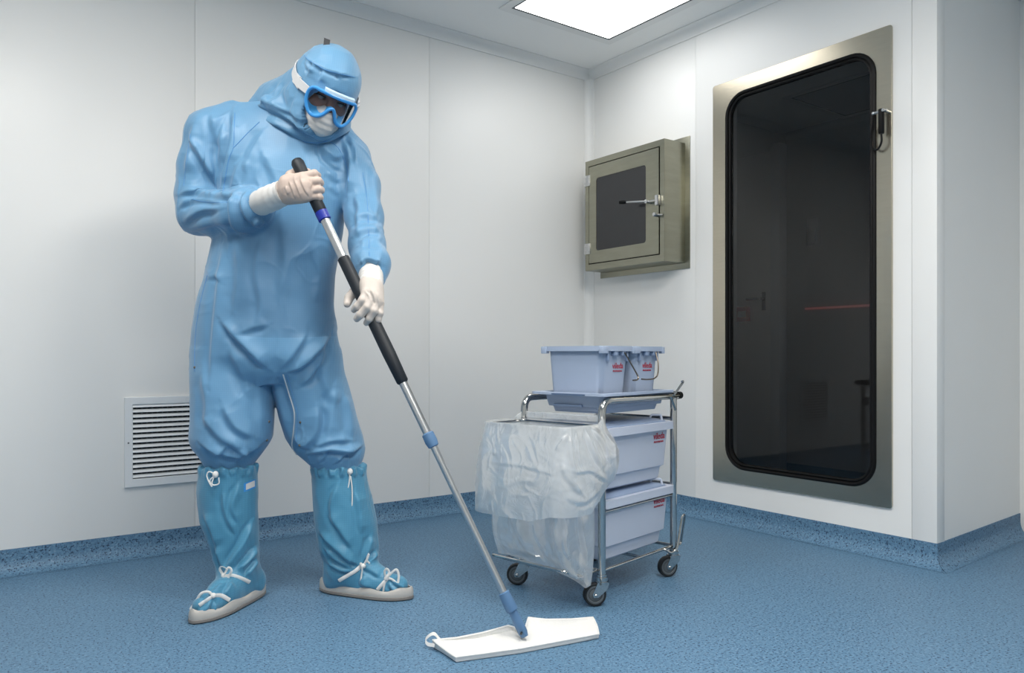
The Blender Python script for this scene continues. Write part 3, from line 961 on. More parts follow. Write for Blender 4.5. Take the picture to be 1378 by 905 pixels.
s0 = along(285)
gp = [0.0, 0.004, 0.014, 0.05, s0 * 0.55, s0 - 0.002, s0]
MB().tube([on_pole(s) for s in gp], [0.008, 0.015, 0.0195, 0.0185, 0.0185, 0.0185, 0.017], 20).build('grip', M['grip'], mop, True, True)
pole_part('band', M['blue_band'], [284.5, 285, 295.5, 296], [0.0165, 0.0192, 0.0188, 0.016])
pole_part('upper_tube', M['alu'], [295, 348], [0.0135, 0.0135])
pole_part('foam_sleeve', M['grip'], [346, 347.5, 430, 475, 513, 515], [0.014, 0.0178, 0.0185, 0.0192, 0.0170, 0.013])
pole_part('middle_tube', M['alu'], [513, 588], [0.0120, 0.0120])
pole_part('clamp', M['mop_blue'], [582, 583.5, 593, 600, 601], [0.0125, 0.0172, 0.0182, 0.0155, 0.0115])
pole_part('lower_tube', M['alu'], [599, 801], [0.0102, 0.0102])
pole_part('socket', M['mop_blue'], [796, 797, 818, 821], [0.0125, 0.0158, 0.0176, 0.0165], 12)
jt = MB().tube([on_pole(along(p)) for p in (820, 824, 840, 850, 856)], [0.0125, 0.013, 0.0145, 0.014, 0.010], 12, flat=0.75)
jt.build('swivel_joint', M['mop_blue'], mop, True, True)
b0 = on_pole(along(849))
MB().tube([b0 + np.array([-0.004, -0.019, 0]), b0 + np.array([0.002, 0.016, 0.0])], 0.0035, 10).build('hinge_pin', M['snap'], mop, True, True)


def flo(px, py, z=0.0):
    return P(px, py, (CAMZ - z) * FPX / (py - HY))


# pad: lower fabric slab with a raised pocket, traced on the floor
base = [flo(582, 866, 0.012), flo(596, 877, 0.006), flo(613, 889.5, 0.004), flo(700, 877.5, 0.004), flo(806, 857.5, 0.004), flo(803, 846, 0.010), flo(798, 835, 0.020),
        flo(770, 837.5, 0.018), flo(735, 838, 0.022), flo(711, 835.5, 0.036), flo(708.5, 845, 0.03), flo(705, 853, 0.024), flo(698, 853, 0.024), flo(691, 848.5, 0.03), flo(684, 846.5, 0.034), flo(650, 856, 0.024), flo(615, 863, 0.016)]
base = [np.array(p) for p in base]
cen = sum(base) / len(base)
mb = MB()
out = []
for i, p in enumerate(base):
    q = base[(i + 1) % len(base)]
    for t in (0, 0.34, 0.67):
        out.append(p * (1 - t) + q * t)
bot = [np.array([p[0] + (cen[0] - p[0]) * 0.015, p[1] + (cen[1] - p[1]) * 0.015, 0.0015]) for p in out]
mid1 = [np.array([p[0], p[1], max(0.004, p[2] * 0.35)]) for p in out]
top = [p + np.array([0, 0, 0.010]) for p in out]
top2 = [np.array([p[0] + (cen[0] - p[0]) * 0.03, p[1] + (cen[1] - p[1]) * 0.05, p[2] + 0.0125]) for p in out]
top3 = [np.array([p[0] + (cen[0] - p[0]) * 0.45, p[1] + (cen[1] - p[1]) * 0.55, 0.5 * p[2] + 0.016]) for p in out]
mb.loft([bot, mid1, top, top2, top3], True, True)
pad = mb.build('mop_pad', M['mop_cloth'], mop, True, True, 60)
lp = [flo(584, 868, 0.016), flo(575, 866, 0.012), flo(572.5, 860, 0.02), flo(579, 853.5, 0.035), flo(585, 853, 0.036), flo(591, 860, 0.022), flo(597, 866, 0.018)]
mb = MB()
lps = spline(lp, 6)
V, F = [], []
for i, p in enumerate(lps):
    V += [p + np.array([0, -0.003, -0.0035]), p + np.array([0, 0.003, 0.0035]), p + np.array([0.0015, 0.002, 0.0045]), p + np.array([0.0015, -0.004, -0.0025])]
    if i:
        a = (i - 1) * 4
        F += [(a + k, a + (k + 1) % 4, a + 4 + (k + 1) % 4, a + 4 + k) for k in range(4)]
mb.add(V, F).build('hanging_loop', M['white_tie'], pad, True, True)
MB().tube([p + np.array([0, 0, 0.0105]) for p in [np.array([q[0], q[1], q[2]]) for q in out]], 0.0028, 6, True).build('piping', M['mop_cloth'], pad, True, True)

# ------------------------------------------------------------------ service trolley: local x runs towards the handle, local y across
CN = np.array([0.287, 2.47]); CA = math.atan2(0.743, 0.669)
CL, CW = 0.444, 0.329


def cart_root(name, x=0.0, y=0.0, z=0.0):
    c, s = math.cos(CA), math.sin(CA)
    return empty(name, (CN[0] + c * x - s * y, CN[1] + s * x + c * y, z), CA)


cart = cart_root('service_cart')
tag(cart, 'chrome tube cleaning trolley on four small castors', 'cart')
RT = 0.0125
for y in (0.0, CW):
    MB().tube(fillet([(0, y, 0.085), (0, y, 0.652), (0.44, y, 0.652), (0.476, y, 0.652)], 0.045, 8), RT, 16).build('side_rail', M['chrome'], cart)
    MB().tube([(CL, y, 0.085), (CL, y, 0.645)], RT, 16).build('rear_post', M['chrome'], cart)
    MB().tube([(0.470, y, 0.652), (0.4705, y, 0.652), (0.492, y, 0.652), (0.494, y, 0.652)], [0.011, 0.0135, 0.0135, 0.010], 14).build('end_cap', M['rubber'], cart)
    MB().tube([(0, y, 0.295), (CL, y, 0.295)], 0.0045, 10).build('shelf_rod', M['chrome'], cart)
    MB().tube([(0, y, 0.110), (CL, y, 0.110)], 0.006, 10).build('base_rod', M['chrome'], cart)
    MB().tube([(0.012, y + (0.012 if y < 0.1 else -0.012), 0.535), (CL - 0.012, y + (0.012 if y < 0.1 else -0.012), 0.535)], 0.0045, 10).build('shelf_rod', M['chrome'], cart)
MB().tube([(0.462, -0.004, 0.653), (0.462, CW + 0.004, 0.653)], 0.0145, 16).build('handle_grip', M['rubber'], cart)
for z in (0.570, 0.332):
    MB().tube([(CL, 0, z), (CL, CW, z)], 0.007, 12).build('cross_rod', M['chrome'], cart)
MB().tube([(0, 0, 0.110), (0, CW, 0.110)], 0.006, 10).build('cross_rod', M['chrome'], cart)
MB().tube([(CL, 0, 0.110), (CL, CW, 0.110)], 0.006, 10).build('cross_rod', M['chrome'], cart)
MB().tube([(0.23, 0, 0.110), (0.23, CW, 0.110)], 0.005, 10).build('cross_rod', M['chrome'], cart)
# wire hook at the rear corner and the bumper loop
MB().tube(fillet([(0.405, -0.012, 0.650), (0.432, -0.014, 0.605), (CL, -0.008, 0.600)], 0.006, 4), 0.004, 8).build('brace', M['chrome'], cart)
MB().tube(spline([(0.425, -0.014, 0.655), (0.455, -0.016, 0.680), (0.475, -0.018, 0.696), (0.474, -0.022, 0.703), (0.466, -0.022, 0.703)], 6), 0.0042, 8).build('hook', M['chrome'], cart)
MB().tube(fillet([(0.375, -0.006, 0.110), (0.40, -0.012, 0.092), (0.44, -0.018, 0.100), (0.475, -0.018, 0.215), (0.505, -0.014, 0.215), (0.497, 0.0, 0.105), (CL, 0.0, 0.11)], 0.014, 5), 0.0042, 8).build('bumper_loop', M['chrome'], cart)
# bag shelf of bent wire in front
MB().tube(fillet([(0, CW - 0.01, 0.112), (-0.10, CW + 0.004, 0.112), (-0.165, CW + 0.004, 0.138), (-0.165, 0.02, 0.138), (-0.10, 0.012, 0.112), (0, 0.012, 0.112)], 0.022, 5), 0.0046, 8).build('bag_shelf', M['chrome'], cart)
MB().tube([(-0.11, CW - 0.002, 0.1145), (-0.11, 0.012, 0.1145)], 0.0042, 8).build('bag_shelf', M['chrome'], cart)
# ring for the sack
RX0, RX1, RZ = -0.19, -0.012, 0.573
MB().tube([(x, y, RZ) for x, y in rrect(RX0, RX1, 0.0, CW, 0.02, 4)], 0.0045, 8, True).build('sack_ring', M['chrome'], cart)


def castor(x, y, ang, wz=0.0375):
    c, s = math.cos(ang), math.sin(ang)
    T = lambda p: (x + c * p[0] - s * p[1], y + s * p[0] + c * p[1], p[2])
    mb = MB()
    # stem head
    for r_, z0, z1 in ((0.019, 0.078, 0.092), (0.022, 0.070, 0.079), (0.015, 0.090, 0.100)):
        n = 16
        mb.loft([[(x + r_ * math.cos(2 * math.pi * k / n), y + r_ * math.sin(2 * math.pi * k / n), z) for k in range(n)] for z in (z0, z1)])
    for side in (-1, 1):
        yy = side * 0.0155
        prof = [(-0.018, 0.076), (0.020, 0.076), (0.014, 0.055), (-0.016, 0.030), (-0.030, 0.030), (-0.034, 0.040), (-0.026, 0.058)]
        mb.loft([[T((a, yy - 0.0015, b)) for a, b in prof], [T((a, yy + 0.0015, b)) for a, b in prof]])
    cst = mb.build('castor', M['chrome'], cart, True, False, 30)
    w0 = (-0.024, 0, wz)
    n = 28
    def disc(r, hw):
        return [[T((w0[0] + r * math.cos(2 * math.pi * k / n), s_ * hw, w0[2] + r * math.sin(2 * math.pi * k / n))) for k in range(n)] for s_ in (-1, 1)]
    loops = []
    for r, y_ in ((0.028, -0.0110), (0.034, -0.0115), (0.037, -0.007), (0.0373, 0), (0.037, 0.007), (0.034, 0.0115), (0.028, 0.0110)):
        loops.append([T((w0[0] + r * math.cos(2 * math.pi * k / n), y_, w0[2] + r * math.sin(2 * math.pi * k / n))) for k in range(n)])
    MB().loft(loops).build('tyre', M['wheel'], cst)
    mb = MB()
    loops = []
    for r, y_ in ((0.006, -0.0135), (0.010, -0.0128), (0.021, -0.0108), (0.023, -0.0128), (0.0285, -0.0128), (0.0285, 0.0128), (0.023, 0.0128), (0.021, 0.0108), (0.010, 0.0128), (0.006, 0.0135)):
        loops.append([T((w0[0] + r * math.cos(2 * math.pi * k / n), y_, w0[2] + r * math.sin(2 * math.pi * k / n))) for k in range(n)])
    mb.loft(loops).build('hub', M['hub'], cst)
    mb = MB()
    mb.tube([T((-0.024, -0.0205, wz)), T((-0.024, 0.0205, wz))], 0.0055, 8).build('axle_bolt', M['chrome'], cst)


fa = -CA + math.radians(8)      # wheels trail towards the picture's left
castor(0, 0, fa); castor(CL, 0, fa + 0.15); castor(0, CW, fa - 0.3); castor(CL, CW, fa + 0.4)


# ------------------------------------------------------------------ plastic containers
def text_mesh(body, size, bold=0.0):
    cu = bpy.data.curves.new('text', 'FONT')
    cu.body = body; cu.size = size; cu.align_x = 'CENTER'; cu.offset = bold; cu.extrude = 0.0004
    o = bpy.data.objects.new('text', cu); COL.objects.link(o)
    me = bpy.data.meshes.new_from_object(o.evaluated_get(bpy.context.evaluated_depsgraph_get()))
    bpy.data.objects.remove(o); bpy.data.curves.remove(cu)
    return me


def lettering(parent, x, y, z, scale=1.0):
    """red print on the slightly leaning side of a container that faces -y"""
    R = Matrix.Rotation(math.pi / 2 + 0.07, 4, 'X')
    me = text_mesh('vileda', 0.030 * scale, 0.0002 * scale)
    me.transform(Matrix.Translation((x, y, z)) @ R)
    link('lettering', me, M['letters'], parent, False)
    me = text_mesh('PROFESSIONAL', 0.0088 * scale, 0.0)
    me.transform(Matrix.Translation((x, y + 0.0009 * scale, z - 0.0125 * scale)) @ R)
    link('lettering', me, M['letters'], parent, False)


def shell(sec, r0=0.02, thick=0.003, n=5):
    """open container: sections (z, x0, x1, y0, y1, radius) from the bottom up, with inner wall"""
    mb = MB()
    outer = [[(x, y, z) for x, y in rrect(x0, x1, y0, y1, r, n)] for z, x0, x1, y0, y1, r in sec]
    z, x0, x1, y0, y1, r = sec[-1]
    inner = [[(x, y, zz) for x, y in rrect(a + thick, b - thick, c + thick, d - thick, max(0.002, rr - thick), n)] for zz, a, b, c, d, rr in reversed(sec)]
    inner[-1] = [(p[0], p[1], p[2] + thick) for p in inner[-1]]
    inner[0] = [(p[0], p[1], p[2]) for p in inner[0]]
    mb.loft(outer + inner, True, True)
    return mb


# hanging tray across the top rails
tr = cart_root('bucket_tray', 0.02, 0.01, 0.605)
tag(tr, 'shallow light blue tray across the top rails under the two buckets', 'tray')
sec = [(0.0, 0.045, 0.385, 0.035, 0.243, 0.02), (0.018, 0.040, 0.390, 0.030, 0.248, 0.02), (0.020, 0.028, 0.402, 0.020, 0.258, 0.02), (0.055, 0.020, 0.410, 0.013, 0.265, 0.02), (0.0605, 0.018, 0.412, 0.012, 0.266, 0.02)]
shell(sec, thick=0.004).build('basin', M['bucket'], tr)
ring_plate(MB(), rrect(-0.016, 0.424, -0.020, 0.298, 0.022, 5), rrect(0.018, 0.412, 0.012, 0.266, 0.016, 5), 0.0605, 0.0685, lambda p, d: (p[0], p[1], d)).build('rim', M['bucket'], tr)
mb = MB()
for a, b in ((0.10, 0.22),):
    mb.box(0.0185, 0.026, a, b, 0.020, 0.028, 0.001)
mb.build('grip_slot', M['bucket_lid'], tr)
MB().box(-0.0172, -0.0155, 0.06, 0.20, 0.0610, 0.0655).build('handle_slot', M['bucket_dark'], tr, False)


def bucket(x, label):
    b = cart_root('bucket', x, 0.030, 0.609)
    tag(b, label, 'bucket', 'small buckets on top of the trolley')
    W, D, H = 0.172, 0.236, 0.219
    sec = [(0, 0.020, W - 0.020, 0.022, D - 0.022, 0.016), (0.004, 0.016, W - 0.016, 0.018, D - 0.018, 0.02), (H - 0.014, 0.004, W - 0.004, 0.004, D - 0.004, 0.024), (H - 0.002, 0.003, W - 0.003, 0.003, D - 0.003, 0.024)]
    shell(sec, thick=0.003).build('body', M['bucket'], b)
    rm = MB()
    ring_plate(rm, rrect(-0.008, W + 0.008, -0.010, D + 0.010, 0.02, 5), rrect(0.006, W - 0.006, 0.006, D - 0.006, 0.02, 5), H - 0.004, H + 0.001, lambda p, d: (p[0], p[1], d))
    ring_plate(rm, rrect(-0.009, W + 0.009, -0.011, D + 0.011, 0.02, 5), rrect(-0.006, W + 0.006, -0.008, D + 0.008, 0.018, 5), H - 0.016, H + 0.001, lambda p, d: (p[0], p[1], d))
    rm.box(-0.0105, 0.024, -0.0125, 0.004, H - 0.024, H, 0.002)
    rm.box(W - 0.010, W + 0.0105, D - 0.010, D + 0.0125, H - 0.024, H, 0.002)
    rm.box(-0.0105, 0.006, D - 0.012, D + 0.0125, H - 0.024, H, 0.002)
    rm.box(W - 0.006, W + 0.0105, -0.0125, 0.004, H - 0.024, H, 0.002)
    rm.build('rim', M['bucket'], b)
    for xx in (0.036, W - 0.024):
        MB().box(xx - 0.004, xx + 0.004, -0.004, 0.008, H - 0.050, H - 0.015, 0.001).build('rib', M['bucket_lid'], b)
    MB().box(0.062, 0.084, -0.009, 0.006, H - 0.031, H - 0.014, 0.002).build('handle_lug', M['bucket_lid'], b)
    MB().box(W - 0.062, W - 0.042, -0.009, 0.006, H - 0.031, H - 0.014, 0.002).build('handle_lug', M['bucket_lid'], b)
    return b, W, D, H


def bucket_bail(b, W, H, pts):
    MB().tube(pts if len(pts) > 10 else fillet(pts, 0.012, 4), 0.0026, 8).build('wire_handle', M['snap'], b)


b1, W_, D_, H_ = bucket(0.040, 'light blue bucket on the trolley top, the left and nearer of the pair')
bucket_bail(b1, W_, H_, [(0.118, -0.011, H_ - 0.020), (0.140, -0.030, H_ - 0.07), (0.153, -0.044, H_ - 0.104), (0.140, -0.048, H_ - 0.113), (0.112, -0.048, H_ - 0.113)])
lettering(b1, 0.104, 0.0074, H_ - 0.074, 0.92)
b2, W_, D_, H_ = bucket(0.232, 'light blue bucket on the trolley top, the right and farther of the pair')
bucket_bail(b2, W_, H_, spline([(0.124, -0.011, H_ - 0.020), (0.108, -0.030, H_ - 0.060), (0.080, -0.045, H_ - 0.096), (0.045, -0.051, H_ - 0.110), (0.0, -0.052, H_ - 0.112), (-0.030, -0.050, H_ - 0.110)], 5))
lettering(b2, 0.096, 0.0074, H_ - 0.074, 0.92)


def drawer_box(z0, label, x0=0.022):
    H = 0.205
    b = cart_root('storage_box', x0, 0.0, z0)
    tag(b, label, 'storage box', 'large lidded boxes inside the trolley')
    W = 0.404
    sec = [(0, 0.030, W - 0.030, 0.034, 0.296, 0.024), (0.006, 0.024, W - 0.024, 0.027, 0.302, 0.026), (0.044, 0.019, W - 0.019, 0.022, 0.306, 0.026),
           (0.050, 0.011, W - 0.011, 0.013, 0.315, 0.022), (H - 0.026, 0.004, W - 0.004, 0.004, 0.325, 0.022), (H - 0.012, 0.004, W - 0.004, 0.004, 0.325, 0.022)]
    shell(sec, thick=0.003).build('body', M['box'], b)
    ring_plate(MB(), rrect(-0.010, W + 0.010, -0.012, 0.341, 0.016, 5), rrect(0.007, W - 0.007, 0.007, 0.322, 0.018, 5), H - 0.026, H, lambda p, d: (p[0], p[1], d)).build('rim', M['box'], b)
    l = [[(x, y, z) for x, y in rrect(a, W - a, c, 0.329 - c, 0.018, 5)] for z, a, c in ((H - 0.008, 0.0065, 0.0065), (H + 0.004, 0.010, 0.010), (H + 0.012, 0.04, 0.04), (H + 0.014, 0.05, 0.05))]
    ld = MB().loft(l).build('lid', M['bucket_lid'], b)
    MB().tube(fillet([(W - 0.06, 0.05, H + 0.010), (W - 0.06, 0.045, H + 0.024), (W - 0.035, 0.02, H + 0.024), (W - 0.035, 0.015, H + 0.003)], 0.006, 4), 0.004, 8).build('lid_clip', M['box'], ld)
    MB().box(0.03, 0.10, 0.10, 0.23, H + 0.008, H + 0.020, 0.004).build('lid_grip', M['bucket_dark'], ld)
    return b, W, H


mb_, W2, H2 = drawer_box(0.356, 'light blue lidded box on the middle level of the trolley')
lettering(mb_, W2 - 0.072, 0.0052, H2 - 0.058, 1.08)
lb_, W2, H2 = drawer_box(0.126, 'light blue lidded box on the bottom level of the trolley')
lettering(lb_, W2 - 0.072, 0.0050, H2 - 0.055, 1.08)

# ------------------------------------------------------------------ plastic sack folded over the ring
sk = cart_root('plastic_sack', -0.10, CW / 2, 0.10)
tag(sk, 'milky translucent plastic waste sack folded over the ring at the front of the trolley', 'bag')
NL = 320
loop0 = np.array([p for p in rrect(RX0 - 0.006, RX1 + 0.006, -0.006, CW + 0.006, 0.026, 16)])
seglen = np.r_[0, np.cumsum(np.linalg.norm(np.diff(np.vstack([loop0, loop0[:1]]), axis=0), axis=1))]
tt_ = np.linspace(0, seglen[-1], NL, endpoint=False)
cl = np.vstack([loop0, loop0[:1]])
ring = np.stack([np.interp(tt_, seglen, cl[:, i]) for i in (0, 1)], 1)
tg = np.roll(ring, -1, 0) - np.roll(ring, 1, 0)
nrm2 = np.stack([tg[:, 1], -tg[:, 0]], 1); nrm2 /= np.linalg.norm(nrm2, axis=1, keepdims=True)
for _ in range(6):
    nrm2 = (np.roll(nrm2, 1, 0) + nrm2 + np.roll(nrm2, -1, 0)); nrm2 /= np.linalg.norm(nrm2, axis=1, keepdims=True)
ctr = np.array([(RX0 + RX1) / 2, CW / 2])
if ((ring - ctr) * nrm2).sum() < 0: nrm2 = -nrm2
ph = np.arange(NL) / NL * 2 * math.pi


def lf(seed, k, amp):
    r = np.random.RandomState(seed); a = np.zeros(NL)
    for i in range(1, k + 1):
        a += r.randn() / i ** 0.6 * np.sin(i * ph + r.rand() * 6.28)
    return amp * a / (np.abs(a).max() + 1e-9)


near = np.exp(-(((ring - np.array([RX1, -0.01])) ** 2).sum(1)) / 0.09 ** 2)     # crumpled corner next to the front post
rows, R2 = [], 64
side = np.clip((ring[:, 0] - RX0 - 0.06) / 0.12, 0, 1) * np.clip((0.12 - ring[:, 1]) / 0.10, 0, 1)      # near side, towards the front post
backs = np.clip((ring[:, 0] - RX1 + 0.03) / 0.03, 0, 1)
edge_z = 0.300 + lf(3, 5, 0.010) - 0.010 * np.clip((ring[:, 1] - 0.1) / 0.2, -1, 1) + side * 0.10 + 0.02 * np.clip((0.10 - ring[:, 1]) / 0.08, 0, 1)
for i in range(R2 + 1):
    t = i / R2
    tz = max(0, (t - 0.05) / 0.95)
    z = RZ + np.where(t > 0.05, 0.010 - (0.010 + RZ - edge_z) * tz, 0.010 * t / 0.05) + backs * 0.026 * math.exp(-((t - 0.07) / 0.08) ** 2)
    off = 0.004 + 0.034 * math.sin(math.pi * min(1, tz) * 0.60) + 0.006 * tz
    wr = lf(10, 7, 0.007) * tz + (lf(20, 11, 0.004) * (1 - t) + lf(21, 11, 0.004) * t) * min(1, 4 * t)
    o_ = off + wr + near * (0.022 * math.sin(math.pi * t) + lf(33, 18, 0.004) * min(1, 5 * t))
    xy = ring + nrm2 * o_[:, None]
    rows.append(np.stack([xy[:, 0], xy[:, 1], np.broadcast_to(z, (NL,))], 1))


def grid_obj(name, rows, material, parent, off, strokes=()):
    V = np.concatenate(rows)
    n = len(rows[0]); Q = []
    for i in range(len(rows) - 1):
        a = np.arange(n); b = (a + 1) % n
        Q.append(np.stack([i * n + a, i * n + b, (i + 1) * n + b, (i + 1) * n + a], 1))
    Q = np.concatenate(Q)
    if strokes:
        c, s_ = math.cos(CA), math.sin(CA)
        R = np.array([[c, -s_, 0], [s_, c, 0], [0, 0, 1.0]]); T = np.array([CN[0], CN[1], 0])
        Wv = V @ R.T + T
        N = v_normals(Wv, Q)
        cen = Wv.mean(0)
        q = Wv * np.array([13, 13, 9]) + 0.5 * np.stack([vnoise(Wv * 9 + 13 * j, 70 + j) for j in range(3)], 1)
        cr = np.maximum(0, 1 - np.abs(vnoise(q, 71)) * 4) ** 1.5 + 0.6 * np.maximum(0, 1 - np.abs(vnoise(q * 2.2 + 3, 72)) * 4) ** 1.5 + 0.5 * vnoise(q * 0.7, 73)
        zt = np.clip((RZ + 0.004 - V[:, 2]) / 0.03, 0, 1)
        Wv = Wv + N * (cr * 0.0022 * zt)[:, None] * (1 if ((Wv - cen) * N).sum() > 0 else -1)
        N = v_normals(Wv, Q)
        if ((Wv - cen) * N).sum() < 0: N = -N
        V = (folds(Wv, N, [(p, w_ * 0.8, a * 0.6) for p, w_, a in strokes]) - T) @ R
    return link(name, np_mesh(name, V - off, Q), material, parent)


OFF = np.array([-0.10, CW / 2, 0.10])
CS = [([(768, 580), (767, 605), (772, 632), (774, 640)], 3, 5), ([(776, 582), (778, 610), (784, 634)], 3, 4), ([(788, 578), (798, 605), (812, 632)], 4, 6), ([(796, 576), (812, 596), (822, 622)], 3.5, 5), ([(765, 582), (752, 600), (748, 608)], 3, 4),
      ([(754, 620), (762, 640), (772, 652), (786, 668)], 3.5, 5), ([(776, 636), (796, 634), (818, 648)], 3, 5), ([(660, 622), (700, 626), (730, 634), (752, 641)], 3, 2), ([(760, 668), (784, 676), (806, 660)], 4, 4)]
cf = grid_obj('cuff', rows, M['film'], sk, OFF, CS)
rows2 = []
R3 = 34
for i in range(R3 + 1):
    t = i / R3
    zb = 0.128 - 0.052 * np.clip((0.16 - ring[:, 1]) / 0.16, -0.4, 1) * np.clip((ring[:, 0] + 0.22) / 0.2, 0.3, 1)
    z = RZ + 0.006 - (RZ + 0.006 - zb) * t
    shrink = -0.004 - 0.012 * math.sin(math.pi * t) - 0.008 * t
    wr = (lf(50, 9, 0.010) * (1 - t) + lf(51, 9, 0.016) * t) * min(1, 3 * t) + lf(60 + i // 8, 16, 0.003) * (1 - (i % 8) / 8) + lf(61 + i // 8, 16, 0.003) * ((i % 8) / 8)
    xy = ring + nrm2 * (shrink + wr)[:, None]
    pull = np.clip((t - 0.72) / 0.28, 0, 1) ** 1.5
    xy = xy * (1 - 0.55 * pull) + (np.array([-0.085, CW / 2 + 0.0]) * np.array([1, 0]) + np.stack([np.zeros(NL), xy[:, 1]], 1)) * (0.55 * pull)
    rows2.append(np.stack([xy[:, 0], xy[:, 1], z], 1))
for t in (0.5, 0.1):
    c = rows2[R3]
    mid = np.stack([np.full(NL, -0.085), c[:, 1], c[:, 2] - 0.004], 1)
    rows2.append(mid * (1 - t) + c * t)
PS = [([(684, 694), (696, 715), (708, 740)], 4, 5), ([(718, 700), (722, 720), (738, 750), (744, 764)], 4, 5), ([(765, 700), (760, 725), (764, 745), (790, 778)], 4.5, 6), ([(742, 705), (748, 730), (745, 750)], 4, 4), ([(780, 690), (784, 720), (792, 760)], 4, 5), ([(672, 700), (676, 730), (690, 748)], 4, 3), ([(735, 745), (760, 765), (786, 784)], 4, 5)]
grid_obj('pouch', rows2, M['film_in'], sk, OFF, PS)

# ------------------------------------------------------------------ the person
YB = 2.60
per = empty('person', (-0.80, 2.58, 0.0))
tag(per, 'person in hooded light blue cleanroom coverall, goggles, mask and gloves, mopping', 'person')


def row(py, xl, xr, Yc, b, Yz=None):
    """elliptical section from the silhouette at a photo row"""
    l, r = P(xl, py, Yc), P(xr, py, Yc)
    return (float(l[2]), float((l[0] + r[0]) / 2), Yc, float((r[0] - l[0]) / 2), b)


# --- coverall
F = Field((-1.16, 2.20, 0.37), (-0.34, 2.86, 1.66), 0.0044)
F.loft([row(146, 318, 440, 2.60, 0.085), row(155, 300, 452, 2.60, 0.105), row(170, 288, 462, 2.60, 0.125), row(195, 284, 470, 2.60, 0.145), row(230, 292, 470, 2.59, 0.158), row(270, 298, 466, 2.58, 0.162),
        row(320, 290, 459, 2.58, 0.160), row(370, 279, 449, 2.58, 0.162), row(410, 267, 447, 2.58, 0.168), row(450, 261, 452, 2.58, 0.172), row(480, 259, 459, 2.58, 0.168), row(505, 262, 458, 2.58, 0.14), row(515, 275, 445, 2.58, 0.10)], 0.02)
# legs
F.loft([row(470, 262, 372, 2.57, 0.13), row(500, 259, 367, 2.565, 0.135), row(530, 260, 367, 2.555, 0.135), row(565, 260, 367, 2.545, 0.13), row(588, 258, 365, 2.54, 0.128), row(600, 261, 358, 2.54, 0.118),
        row(612, 270, 349, 2.54, 0.10), row(624, 276, 340, 2.54, 0.084), row(640, 280, 337, 2.54, 0.075)], 0.012)
F.loft([row(470, 362, 456, 2.60, 0.13), row(500, 366, 462, 2.60, 0.132), row(530, 371, 471, 2.605, 0.13), row(560, 377, 479, 2.61, 0.128), row(588, 386, 488, 2.62, 0.125), row(604, 396, 491, 2.62, 0.116),
        row(616, 408, 489, 2.62, 0.10), row(626, 420, 485, 2.62, 0.085), row(640, 426, 482, 2.62, 0.075)], 0.012)
# sleeves: the bent arm on the picture's left
sh_r, el_r, wr_r = P(287, 183, 2.58), P(266, 284, 2.555), P(352, 279, 2.375)
F.chain([P(312, 172, 2.60), sh_r, P(273, 226, 2.57), P(266, 262, 2.565), P(268, 287, 2.55)], [0.082, 0.082, 0.074, 0.066, 0.066], 0.035)
F.chain([P(268, 288, 2.55), P(290, 288, 2.51), P(318, 284, 2.45), P(336, 283, 2.415), P(345, 281, 2.395)], [0.067, 0.066, 0.062, 0.066, 0.052], 0.02)
